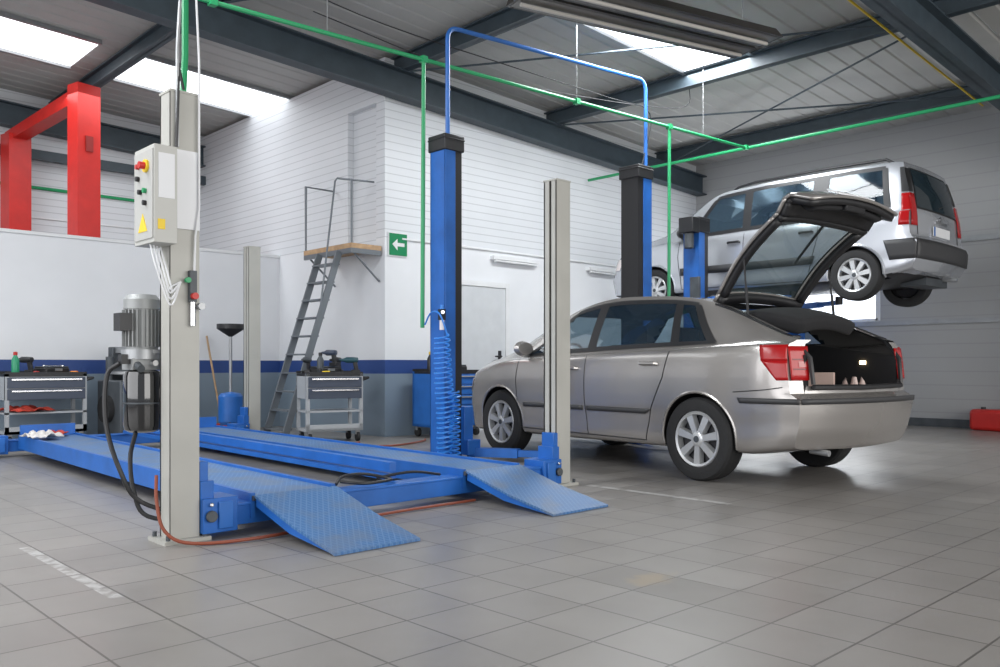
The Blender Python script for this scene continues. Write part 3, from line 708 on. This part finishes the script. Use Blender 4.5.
# ---- sedan
SED=thing('sedan_car',(6.66,4.87,0),'warm silver liftback sedan with open tailgate on the tiled floor','car',rz=-math.radians(7))
A=Car(yr=-2.18,yf=2.12,wheels=(-1.27,1.27),wr_=.325,arch=.358,wr=.565,roofz=1.49,darkz=.24,rc=.10,fc=.20,ts=.26,bs=.2,
 top=[(-2.18,1.09),(-1.96,1.11),(-1.30,1.395),(-.85,1.485),(-.1,1.52),(.30,1.465),(.50,1.40),(1.25,1.02),(1.85,.90),(2.05,.80),(2.12,.70)],
 belt=[(-2.18,1.045),(-1.9,1.055),(-1,1.025),(0,.99),(1.2,.95),(1.85,.82),(2.05,.72),(2.12,.62)],
 w=[(-2.18,.77),(-2.06,.815),(-1.8,.855),(-1.3,.87),(1.4,.87),(1.85,.83),(2.05,.75),(2.12,.64)],
 zb=[(-2.18,.28),(-2.0,.26),(-1.7,.22),(1.8,.2),(2.12,.27)],
 rrake=[(.2,.12),(.30,.04),(.42,-.01),(.56,-.04),(.67,-.05),(.695,.03),(.9,.05),(1.1,.08)], frake=[(.2,.05),(.5,0),(.8,.1)],
 wins=[((9.25,.95,.04),(10.75,.36,.04)),((9.25,-.03,-.95),(10.75,-.03,-.87)),((9.25,-1.0,-1.36),(10.75,-.91,-1.08)),((11.5,1.16,.56),(13.0,1.16,.56))])
def cutA(s,c,nn):
    wt=.84*sm(s.w,c.y); g=min(1,max(0,(sm(s.top,c.y)-sm(s.belt,c.y))/(s.roofz-sm(s.belt,c.y))))**.75; wt=wt*(1-g)+s.wr*g
    if c.y<-1.22 and nn.z>.35 and c.z>.95 and abs(c.x)<wt*.88: return True
    if c.y<s.yr+.28 and nn.y<-.3 and c.z>.73 and abs(c.x)<.60: return True
    return False
A.body(SED,P1C,cutA)
A.glazing(SED,(.95,.38,-1.36,-1.08))
interior(SED,-.05,-1.02,.6,1.08)
m=MB()
for sd in(-1,1):
    A.seam(m,[(.98,.96),(1.0,.75),(.95,.30)],sd); A.seam(m,[(0,.98),(0,.6),(-.02,.28)],sd); A.seam(m,[(-.98,1.01),(-.93,.80),(-.80,.55),(-.72,.28)],sd); A.seam(m,[(.95,.29),(-.72,.28)],sd,.005)
    A.seam(m,[(-1.62,.70),(-1.9,.72),(-2.1,.74)],sd,.004)
m.parts('panel_gap',SED)
m=MB()
RS=mat('rub_strip_grey',(.045,.045,.048),.5)
for sd in(-1,1):
    A.patch(m,RS,sd,(.50,.88,.03),(.54,.88,.03),.008,True,nv=1); A.patch(m,RS,sd,(.50,-.03,-.74),(.54,-.03,-.80),.008,True,nv=1)
    A.patch(m,RS,sd,(.62,-1.68,-2.18),(.66,-1.66,-2.18),.006,True,nv=1)
m.parts('rub_strip',SED,solid=.01)
m=MB(); A.cappatch(m,RS,(.62,-.765,.765),(.66,-.765,.765),.008,n=16,nv=1); m.obj('bumper_strip',SED,solid=.01)
m=MB(); A.arches(m,P1C,.012); m.parts('arch_lip',SED)
for sd in(-1,1):
    m=MB(); handle(m,A,.18,.87,sd,P1C); m.obj('door_handle',SED); m=MB(); handle(m,A,-.78,.91,sd,P1C); m.obj('door_handle',SED)
    mirror(SED,A,.88,1.0,sd,P1C)
    m=MB(); A.patch(m,REDL,sd,(.79,-2.04,-2.18),(.93,-1.88,-2.18),.010,True,nu=8); A.patch(m,REDL,sd,(.93,-1.88,-2.18),(1.04,-1.85,-2.18),.010,True,nu=8)
    a,b=sorted((sd*.61,sd*.77)); a2,b2=sorted((sd*.595,sd*.77))
    A.cappatch(m,REDL,(.79,a,b),(1.035,a2,b2),.014); m.obj('tail_light',SED,solid=.008)
    m=MB(); a,b=sorted((sd*.63,sd*.75)); A.cappatch(m,REDD,(.935,a,b),(.945,a,b),.021,nv=1); A.cappatch(m,REDD,(.865,a,b),(.875,a,b),.021,nv=1); a,b=sorted((sd*.635,sd*.70)); A.cappatch(m,PINK,(.885,a,b),(.925,a,b),.021,nv=1); m.obj('lamp_lens',SED)
    m=MB(); A.patch(m,CLEAR,sd,(.62,1.88,2.07),(.76,1.78,2.02),.006,True); m.obj('head_light',SED)
    for wy in (-1.27,1.27): wheel_parts(SED,.325,sd*.765,wy,sd,7,.66)
m=MB(); y0,y1=-2.08,-1.15
m.b2((-.60,y0,.56),(.60,y1,.58),PANEL)
m.prism([(y0,.58),(y1,.58),(y1,1.1),(y0,.97)],'X',-.65,-.60,PANEL); m.prism([(y0,.58),(y1,.58),(y1,1.1),(y0,.97)],'X',.60,.65,PANEL)
m.b2((-.60,y0-.0,.56),(.60,y0+.05,.73),BLK)
m.obj('trunk_liner',SED)
m=MB()
for sd in(-1,1):
    pts=[A.S(y,11.45,sd,-.01) for y in (-1.24,-1.5,-1.75,-1.95,-2.04)]+[(sd*.61,-2.10,.95),(sd*.60,-2.12,.76)]
    m.tube(pts,.018,BLK,6)
m.tube([(-.60,-2.12,.74),(0,-2.17,.735),(.60,-2.12,.74)],.02,BLK,6); m.obj('trunk_seal',SED)
m2=MB(); m2.cyl((-.45,-2.15,.26),(-.45,-2.0,.27),.022,GREYM); m2.parts('exhaust',SED)
MB().box((.592,-1.80,.92),(.012,.05,.03),mat('trunk_lamp',(.9,.8,.6),.3,emit=(1,.75,.4),estr=8)).obj('trunk_lamp',SED)
# hatch
HG=bpy.data.objects.new('tailgate',None); HG.empty_display_size=.1; COL.objects.link(HG); HG.parent=SED; HG.location=(0,-1.20,1.41); HG.rotation_euler=(-math.radians(67),0,0)
prof=[(0,0,.56),(-.81,-.325,.60),(-.93,-.35,.61),(-.965,-.385,.61),(-.985,-.57,.59)]
def hp(v,u,off=0):
    i=min(int(v),3); f=v-i; a,b=prof[i],prof[i+1]; y=a[0]+(b[0]-a[0])*f; z=a[1]+(b[1]-a[1])*f; hw=a[2]+(b[2]-a[2])*f
    NN=[Vector((0,-.385,.92)),Vector((0,-.3,.95)),Vector((0,-.75,.66)),Vector((0,-1,.05)),Vector((0,-1,-.05))]
    nn=NN[i].lerp(NN[i+1],f).normalized()
    cr=.065*(1-abs(u)**2.2)+off
    if i==0: cr+=.055*math.sin(f*PI)
    hw*=(1-.03*max(0,v-3)**2)
    return Vector((u*hw,y,z))+nn*cr
def hatchgrid(m,mt,off,v0,v1,u0,u1,nv=8,nu=8): m.grid([[hp(v0+(v1-v0)*j/nv,u0+(u1-u0)*i/nu,off) for i in range(nu+1)] for j in range(nv+1)],mt)
for nm,mt,off,th,U in (('tailgate_shell',P1C,-.002,.022,1.0),('tailgate_inner_trim',BLK,-.040,.050,.965)):
    m=MB()
    hatchgrid(m,mt,off,0,.08,-U,U,2,12); hatchgrid(m,mt,off,.08,.95,-U,-.86,14,2); hatchgrid(m,mt,off,.08,.95,.86,U,14,2); hatchgrid(m,mt,off,.95,1,-U,U,2,12)
    for a,b in((1,2),(2,3),(3,4 if U==1 else 3.93)): hatchgrid(m,mt,off,a,b-.0001,-U,U,4,12)
    m.obj(nm,HG,solid=th,recalc=False)
m=MB(); hatchgrid(m,GLASS2,.012,.04,.97,-.92,.92,nv=14,nu=14); m.obj('rear_window',HG,recalc=False)
m=MB(); hatchgrid(m,BLK,.016,.0,.07,-.93,.93,2,14); hatchgrid(m,BLK,.016,.05,.97,-.94,-.86,14,2); hatchgrid(m,BLK,.016,.05,.97,.86,.94,14,2); m.obj('window_trim',HG,recalc=False)
m=MB(); m.tube([hp(.95,.0,.02),hp(.95,.35,.03),hp(.4,.5,.03)],.01,BLK,6); m.obj('wiper',HG)
MB().box(tuple(hp(3.75,0,-.08)),(.26,.05,.07),BLK).obj('tailgate_latch',HG,bevel=.01)
m=MB(); m.grid([[hp(3.1+.65*j/4,-.75+1.5*i/8,-.08-.03*math.sin(j/4*PI)) for i in range(9)] for j in range(5)],PANEL); m.obj('inner_cover',HG,solid=.03,recalc=False)
m=MB(); m.box(tuple(hp(3.5,0,.015)),(.5,.01,.10),PAPER); m.obj('licence_plate',HG)
for sd in(-1,1):
    m=MB(); m.tube([(sd*.585,-1.55,1.25),(sd*.575,-1.50,1.72)],.007,BLK,6); m.tube([(sd*.585,-1.55,1.25),(sd*.58,-1.525,1.5)],.011,BLK,6); m.obj('gas_strut',SED)
m=MB(); rows=[]
for j in range(13):
    u=j/12; y=-1.26-.60*u; rows.append([(x*.54*(1-.35*u**4),y,1.22+.06*math.sin(u*PI)-.05*u+.05*math.cos(x*PI/2)) for x in [-1+.2*i for i in range(11)]])
m.grid(rows,PANEL); m.obj('parcel_shelf',SED,solid=.12,bevel=.035)
ca,sa=math.cos(-math.radians(7)),math.sin(-math.radians(7))
def sw(x,y,z): return (6.66+x*ca-y*sa,4.87+x*sa+y*ca,z)
o=MB().box((0,0,.13),(.20,.2,.26),mat('cardboard',(.62,.46,.40),.8),rz=.4).obj('cardboard_box',bevel=.005); o.location=sw(.12,-1.72,.58); tag(o,'small beige cardboard box lying in the open trunk','box')
def rag(loc,c,lab,sc=1.,hh=1.):
    m=MB(); rows=[]
    for j in range(13):
        rows.append([((i-6)*.022*sc,(j-6)*.018*sc,.008+.035*hh*abs(math.sin(i*.55+j*.35)*math.cos(j*.65-i*.25))*(1-((i-6)**2+(j-6)**2)/90)) for i in range(13)])
    m.grid(rows,c); o=m.obj('cleaning_rag',loc=loc,rz=random.random()*3,ang=80,solid=.006); tag(o,lab,'cloth')
rag(sw(.38,-1.85,.585),mat('pale_pink_cloth',(.75,.6,.55),.9,var=.1,vscale=20),'pale crumpled cloth lying in the open trunk',1.2,7)
# ---- estate
EST=thing('estate_car',(10.93,5.87,ZL),'silver estate car raised high on a two-post lift','car')
B=Car(yr=-2.15,yf=2.42,wheels=(-1.45,1.45),wr_=.305,arch=.345,wr=.665,roofz=1.62,darkz=.3,rc=.045,fc=.13,ts=.12,bs=.15,
 top=[(-2.2,1.61),(-1.9,1.63),(-1.3,1.645),(-.2,1.64),(.45,1.60),(.62,1.54),(1.3,1.10),(2.05,.96),(2.32,.84),(2.42,.74)],
 belt=[(-2.2,1.02),(0,.98),(1.3,.96),(2.05,.87),(2.3,.76),(2.42,.70)],
 w=[(-2.2,.825),(-2.05,.855),(-1.4,.868),(1.4,.87),(2.1,.85),(2.3,.80),(2.42,.74)],
 zb=[(-2.2,.33),(-2.0,.28),(-1.6,.22),(1.8,.2),(2.42,.25)],
 rrake=[(.2,.12),(.34,.02),(.46,-.04),(.66,-.05),(.72,.02),(1.0,.035),(1.3,.09),(1.62,.18)], frake=[(.2,.05),(.5,0),(.8,.1)],
 wins=[((9.25,.98,.06),(10.75,.50,.06)),((9.25,-.02,-.90),(10.75,-.02,-.90)),((9.25,-1.06,-1.82),(10.75,-1.06,-1.76)),((11.5,1.2,.66),(13.0,1.2,.66))])
B.body(EST,P2C)
B.glazing(EST,(.98,.52,-1.82,-1.76))
interior(EST,.0,-.95,.6,1.05)
m=MB(); B.cappatch(m,BLK,(1.05,-.64,.64),(1.55,-.575,.575),.004); m.obj('window_trim',EST)
m=MB(); B.cappatch(m,GLASSD,(1.07,-.62,.62),(1.53,-.56,.56),.008); m.obj('rear_window',EST)
m=MB()
for sd in(-1,1):
    B.seam(m,[(1.02,.95),(1.04,.75),(1.0,.30)],sd); B.seam(m,[(.02,.97),(.02,.6),(0,.28)],sd); B.seam(m,[(-1.0,.98),(-1.0,.80),(-.92,.55),(-.85,.28)],sd); B.seam(m,[(1.0,.29),(-.85,.28)],sd,.005)
    m.tube([B.cap(sd*.65,z,.002) for z in (.73,.9,1.05)],.005,BLK,5)
m.tube([B.cap(x,.73,.002) for x in (-.62,-.3,0,.3,.62)],.005,BLK,5)
m.parts('panel_gap',EST)
m=MB()
for sd in(-1,1):
    B.patch(m,RS,sd,(.48,1.0,.05),(.58,1.0,.05),.008,True,nv=1); B.patch(m,RS,sd,(.48,-.0,-.92),(.58,-.0,-.96),.008,True,nv=1); B.patch(m,RS,sd,(.45,-1.86,-2.15),(.68,-1.80,-2.15),.010,True,nv=4)
m.parts('rub_strip',EST,solid=.014)
m=MB(); B.cappatch(m,RS,(.45,-.82,.82),(.68,-.82,.82),.012,n=16,nv=4); m.obj('bumper_strip',EST,solid=.014)
m=MB(); B.arches(m,P2C,.018); m.parts('arch_lip',EST)
for sd in(-1,1):
    m=MB(); handle(m,B,.16,.86,sd,BLK); m.obj('door_handle',EST); m=MB(); handle(m,B,-.85,.88,sd,BLK); m.obj('door_handle',EST)
    mirror(EST,B,.95,1.0,sd,BLK)
    m=MB(); a,b=sorted((sd*.67,sd*.815)); a2,b2=sorted((sd*.655,sd*.765))
    B.cappatch(m,REDL,(.84,a,b),(1.22,a2,b2),.014); B.patch(m,REDL,sd,(.84,-2.00,-2.15),(1.22,-2.02,-2.15),.012,True,nu=6,nv=8); m.obj('tail_light',EST,solid=.006)
    m=MB(); B.patch(m,BLK,sd,(1.24,-2.02,-2.15),(1.54,-2.02,-2.15),.008,True,nu=6,nv=8); a3,b3=sorted((sd*.655,sd*.76)); a4,b4=sorted((sd*.60,sd*.69)); B.cappatch(m,BLK,(1.24,a3,b3),(1.53,a4,b4),.010); m.obj('pillar_trim',EST)
    m=MB(); B.patch(m,CLEAR,sd,(.64,2.1,2.34),(.80,1.98,2.28),.006,True); m.obj('head_light',EST)
    m=MB(); m.tube([B.S(-1.85,12.0,sd,0),B.S(-1.72,12.0,sd,.06),B.S(-.9,12.,sd,.065),B.S(.0,12.,sd,.065),B.S(.25,12.,sd,.05),B.S(.36,12.,sd,0)],.017,BLK,6); m.obj('roof_rail',EST)
    for wy in (-1.45,1.45): wheel_parts(EST,.305,sd*.765,wy,sd,8,.66)
m=MB(); m.b2((-.26,-2.145,.76),(.26,-2.13,.87),PAPER); m.b2((-.26,-2.148,.76),(-.22,-2.1451,.87),BLUE2); m.obj('licence_plate',EST)
m=MB(); m.box((0,-2.125,.93),(.36,.02,.03),CHROME); m.cyl((0,-2.12,.98),(0,-2.14,.98),.03,CHROME); m.obj('rear_badge',EST)
MB().cyl((.45,-2.17,.28),(.45,-1.9,.3),.025,GREYM).b2((-.1,-2.0,.2),(.6,-1.7,.32),DGREY).obj('exhaust',EST)
MB().cyl((-.7,-1.45,.27),(.7,-1.45,.27),.04,DGREY).obj('rear_axle',EST)
MB().tube([(0,-2.10,1.08),(.02,-2.10,1.12),(.35,-2.07,1.2)],.008,BLK,5).obj('wiper',EST)
# ---------------------------------------------------------------- workshop furniture
def cart(name,loc,rz,w,d,h,bc,dc,label,nd=2,full=False):
    e=thing(name,loc,label,'tool cart',rz=rz); z0=.13
    m=MB()
    for x in(-w/2+.02,w/2-.02):
        for y in(-d/2+.02,d/2-.02): m.b2((x-.02,y-.02,z0),(x+.02,y+.02,h),bc)
    m.b2((-w/2,-d/2,h-.03),(w/2,d/2,h),BLK); m.b2((-w/2,-d/2,h),(w/2,-d/2+.015,h+.02),BLK);m.b2((-w/2,d/2-.015,h),(w/2,d/2,h+.03),BLK)
    m.b2((-w/2,-d/2,z0),(w/2,d/2,z0+.03),bc); m.b2((-w/2,-d/2,z0),(w/2,-d/2+.015,z0+.08),bc)
    hz=h-.03-nd*.13
    m.b2((-w/2,-d/2+.01,hz),(w/2,d/2,h-.03),bc)
    if full: m.b2((-w/2,-d/2+.02,z0),(w/2,d/2,hz),bc)
    else: m.b2((-w/2,-d/2,z0+.22),(w/2,d/2,z0+.24),bc)
    m.obj('frame',e)
    for i in range(nd):
        z=h-.04-i*.13; dr=MB().b2((-w/2+.02,-d/2-.012,z-.12),(w/2-.02,-d/2+.01,z),dc).obj('drawer',e,bevel=.004)
        MB().b2((-w/2+.06,-d/2-.03,z-.03),(w/2-.06,-d/2-.01,z-.015),CHROME).obj('handle',dr)
    for x in(-w/2+.05,w/2-.05):
        for y in(-d/2+.05,d/2-.05):
            m=MB(); m.lathe([(.02,-.02),(.055,-.018),(.055,.018),(.02,.02)],(x,y,.056),'X',RUB,16); m.b2((x-.025,y-.02,.08),(x+.025,y+.02,z0),GREYM); m.obj('caster',e)
    m=MB(); m.tube([(w/2,-d/2+.04,h-.08),(w/2+.08,-d/2+.04,h-.05),(w/2+.08,d/2-.04,h-.05),(w/2,d/2-.04,h-.08)],.012,BLK,6); m.obj('push_handle',e)
    return e
LG=mat('light_grey_paint',(.40,.42,.44),.45)
MG=mat('drawer_blue_grey',(.05,.065,.10),.4)
KX,KY=-.25,.08
cart('tool_cart',(5.75+KX,8.6+KY,0),-.25,.68,.42,.80,LG,MG,'grey open tool trolley with dark drawers beneath the stair')
cart('tool_cart',(2.95,10.75,0),0.0,.85,.45,.80,LG,MG,'grey open tool trolley with dark drawers beside the partition wall')
cart('tool_cart',(7.0,8.30,0),-.05,.78,.42,.82,BLUE2,BLUE2,'blue tool cabinet on casters against the office wall',4,True)
def small(name,loc,label,cat,fn,rz=0):
    e=thing(name,loc,label,cat,rz=rz); fn(e); return e
def tbx(e):
    MB().b2((-.17,-.10,0),(.17,.10,.07),BLK).obj('case',e,bevel=.015); MB().b2((-.16,-.09,.07),(.16,.09,.085),DGREY).obj('lid',e,bevel=.005); MB().b2((-.05,-.11,.03),(.05,-.10,.06),GREYM).obj('latch',e)
small('socket_case',(5.72+KX,8.64+KY,.80),'flat black socket case on the grey trolley','tool case',tbx,.15)
small('socket_case',(3.08,10.82,.80),'flat black socket case on the trolley by the partition','tool case',tbx,.5)
small('socket_case',(7.12,8.33,.82),'flat black socket case on the blue cabinet','tool case',tbx,.1)
def drill(c):
    def f(e):
        MB().lathe([(.0,-.09),(.03,-.085),(.035,-.03),(.035,.05),(.02,.08),(.012,.13),(.0,.13)],(0,0,.16),'Y',c,16).obj('drill_body',e)
        MB().beam((0,-.05,.14),(0,-.07,.04),.035,.05,BLK).obj('grip',e,bevel=.006); MB().b2((-.035,-.11,0),(.035,-.01,.045),BLK).obj('battery',e,bevel=.005)
    return f
DT=mat('drill_teal',(.02,.08,.10),.4)
small('cordless_drill',(5.98+KX,8.50+KY,.80),'dark teal cordless drill standing on the grey trolley','drill',drill(DT),1.2)
small('cordless_drill',(2.80,10.80,.80),'black cordless drill standing on the grey trolley','drill',drill(BLK),.6)
small('cordless_drill',(5.50+KX,8.70+KY,.80),'grey cordless drill standing on the grey trolley','drill',drill(DGREY),2.2)
small('cordless_drill',(5.76+KX,8.60+KY,.886),'dark blue cordless drill lying on the socket case','drill',drill(MG),.3)
small('cordless_drill',(5.88+KX,8.66+KY,.80),'black cordless drill standing on the grey trolley','drill',drill(BLK),2.0)
def bottle(c,c2):
    def f(e):
        MB().lathe([(.0,0),(.038,0),(.04,.01),(.04,.16),(.02,.20),(.018,.21)],(0,0,0),'Z',c,20).obj('bottle_body',e); MB().lathe([(.022,.21),(.022,.245),(.0,.25)],(0,0,0),'Z',c2,16).obj('cap',e)
    return f
small('spray_can',(2.66,10.66,.80),'green spray can with red cap on the trolley','spray can',bottle(mat('can_green',(.02,.3,.15),.3),RED))
small('oil_bottle',(6.75,8.33,.82),'black oil bottle on the blue cabinet','bottle',bottle(BLK,YEL))
small('oil_bottle',(5.60+KX,8.56+KY,.80),'dark oil bottle on the grey trolley','bottle',bottle(DGREY,BLK))
def tools(loc,lab,rz):
    e=thing('wrench',loc,lab,'hand tool',rz=rz); m=MB(); m.beam((-.1,0,.006),(.1,0,.006),.02,.008,CHROME); m.lathe([(.0,0),(.02,0),(.02,.012),(0,.012)],(.11,0,0),'Z',CHROME,12); m.lathe([(.0,0),(.018,0),(.018,.012),(0,.012)],(-.11,0,0),'Z',CHROME,12); m.obj('wrench_body',e)
tools((3.22,10.64,.801),'chrome spanner on trolley top',.4); tools((6.9,8.2,.821),'chrome spanner on the blue cabinet',1.); tools((5.84+KX,8.46+KY,.801),'chrome spanner on trolley top',.2); tools((3.02,10.63,.801),'chrome spanner on trolley top',-.5); tools((3.1,10.83,.886),'chrome spanner lying on black case',.2)
def screw(loc,rz,c):
    e=thing('screwdriver',loc,'screwdriver with coloured plastic grip on tool trolley','hand tool',rz=rz)
    MB().cyl((-.10,0,.016),(0,0,.016),.015,c,n=10).obj('grip',e); MB().cyl((0,0,.016),(.12,0,.016),.005,CHROME,n=8).obj('shaft',e)
screw((2.9,10.68,.80),.9,RED); screw((5.68+KX,8.48+KY,.80),-.6,YEL); screw((3.28,10.78,.80),2.0,ORG)
def tc(e):
    MB().b2((-.22,-.3,.02),(.22,.3,.72),DGREY).b2((-.24,-.32,0),(.24,.32,.06),BLK).obj('cabinet',e,bevel=.02)
    MB().lathe([(.0,.72),(.08,.72),(.08,.78),(.22,.79),(.22,.82),(.05,.83),(0,.83)],(0,-.08,0),'Z',GREYM,28).box((0,-.08,.84),(.4,.05,.03),DGREY).box((0,-.08,.84),(.05,.4,.03),DGREY).obj('turntable',e)
    MB().b2((-.07,.22,.7),(.07,.34,1.12),DGREY).obj('column',e,bevel=.01); MB().beam((0,.28,1.08),(0,-.06,1.08),.07,.07,GREYM).cyl((0,-.06,1.2),(0,-.06,.88),.02,CHROME).obj('swing_arm',e)
    for i in range(3): MB().box((-.12+.12*i,-.33,.1),(.07,.12,.02),BLK).obj('pedal',e)
    MB().lathe([(.02,-.03),(.16,-.03),(.16,.03),(.02,.03)],(-.25,0,.38),'X',RUB,24).obj('bead_breaker',e)
    MB().cyl((.14,.1,.72),(.14,.1,.95),.06,DGREY).obj('air_tank',e); MB().cyl((-.13,.15,.72),(-.13,.15,1.0),.05,DGREY).obj('air_tank',e)
    MB().curve([(.1,.1,.95),(.2,0,1.02),(.24,-.15,.8),(.23,-.2,.3)],.015,BLK).obj('air_hose',e)
    MB().b2((.13,-.28,.75),(.22,-.12,.93),BLK).obj('control_head',e,bevel=.01)
o=small('tyre_changer',(3.82,10.50,0),'dark grey tyre changing machine standing by partition wall','machine',tc,.1)
def od(e):
    MB().lathe([(0,.14),(.12,.14),(.15,.18),(.15,.5),(.12,.54),(0,.56)],(0,0,0),'Z',BLUE2,28).obj('tank',e); MB().cyl((0,0,.55),(0,0,1.28),.02,GREYM).obj('pole',e)
    MB().lathe([(.02,1.26),(.05,1.28),(.17,1.36),(.17,1.42),(.155,1.42),(.15,1.37),(.02,1.30)],(0,0,0),'Z',BLK,28).obj('bowl',e)
    for a in(0,2.1,4.2):
        m=MB(); m.cyl((.13*math.cos(a),.13*math.sin(a),.18),(.15*math.cos(a),.15*math.sin(a),.03),.02,DGREY); m.lathe([(.01,-.012),(.035,-.012),(.035,.012),(.01,.012)],(.15*math.cos(a),.15*math.sin(a),.035),'X',RUB,14); m.obj('caster_leg',e)
    MB().curve([(.1,0,.4),(.22,0,.3),(.2,0,.1),(.28,.05,.02),(.4,.1,.015)],.012,BLK).obj('drain_hose',e)
small('oil_drainer',(5.0,10.2,0),'blue waste oil drainer with black bowl on a pole','oil drainer',od)
def br(e):
    MB().tube([(0,0,.1),(-.06,.34,1.30)],.014,WOOD).obj('broom_stick',e); MB().b2((-.17,-.03,.06),(.17,.03,.11),RED).obj('broom_head',e,bevel=.01); MB().b2((-.165,-.025,0),(.165,.025,.06),BLK).obj('bristles',e)
small('broom',(5.22,10.90,0),'wooden-handled broom leaning on wall near the oil drainer','broom',br,.0)
rag((2.42,8.8,.216),CLOTHW,'crumpled white rag lying on the blue runway',1.3,2); rag((2.62,9.12,.216),CLOTHR,'crumpled red rag lying on the blue runway'); rag((4.98,9.72,.0),CLOTHR,'crumpled red rag lying on the floor',1.5,2)
rag((2.75,10.7,.375),CLOTHR,'red rag on shelf of grey trolley',2,2)
def gc(e):
    MB().b2((-.25,-.15,0),(.25,.15,.29),RED).obj('container_body',e,bevel=.05); MB().cyl((.12,0,.28),(.12,0,.32),.03,BLK).obj('cap',e)
small('fuel_container',(12.93,3.76,0),'rounded red plastic container by the metal wall','container',gc,1.4)
m=MB(); m.curve([(5.6,8.2,.012),(5.3,7.95,.012),(5.6,7.6,.012),(6.2,7.8,.012),(6.4,8.0,.012)],.010,HOSE); o=m.obj('air_hose'); tag(o,'red-brown air hose lying on the floor','hose')
for E_,p in ((TL,(5.15,6.12,0)),(TL2,(9.66,6.35,0))):
    for c_ in [o for o in bpy.data.objects if o.parent==E_]: c_.location=Vector(c_.location)-Vector(p)
    E_.location=p
# ---------------------------------------------------------------- lights
def area(loc,rot,sx,sy,pw,col=(1,1,1)):
    l=bpy.data.lights.new('area_light','AREA'); l.shape='RECTANGLE'; l.size=sx; l.size_y=sy; l.energy=pw; l.color=col
    o=bpy.data.objects.new('daylight_and_fill',l); COL.objects.link(o); o.location=loc; o.rotation_euler=rot; return o
area((1.0,11.6,4.45),(0,0,0),9,1.1,95,(.95,.98,1))
area((8.3,5.77,4.6),(0,0,0),2.8,.9,200,(.95,.98,1))
area((-1,5.77,4.8),(0,0,0),6,.9,300,(.95,.98,1))
area((5,-5.5,2.6),(math.radians(85),0,0),12,4,660,(1,.98,.95))
area((-5.5,4,2.6),(math.radians(85),0,-PI/2),10,4,400,(.98,.98,1))  # fill light added on the unseen left side to brighten the left wall
area((XR-.1,6.7,2.1),(PI/2,0,PI/2),2.4,1.0,60,(.95,.98,1))
w=bpy.data.worlds.new('world'); SC.world=w; w.use_nodes=True; w.node_tree.nodes['Background'].inputs[0].default_value=(.88,.93,1,1); w.node_tree.nodes['Background'].inputs[1].default_value=.55
# ---------------------------------------------------------------- camera
cam=bpy.data.cameras.new('camera'); co=bpy.data.objects.new('camera',cam); COL.objects.link(co)
co.location=(0,0,.9); co.rotation_euler=(PI/2,0,-math.radians(43.7)); cam.lens=30.6; cam.sensor_width=36; cam.shift_y=.0315; cam.clip_start=.05
SC.camera=co
SC.view_settings.view_transform='Standard'
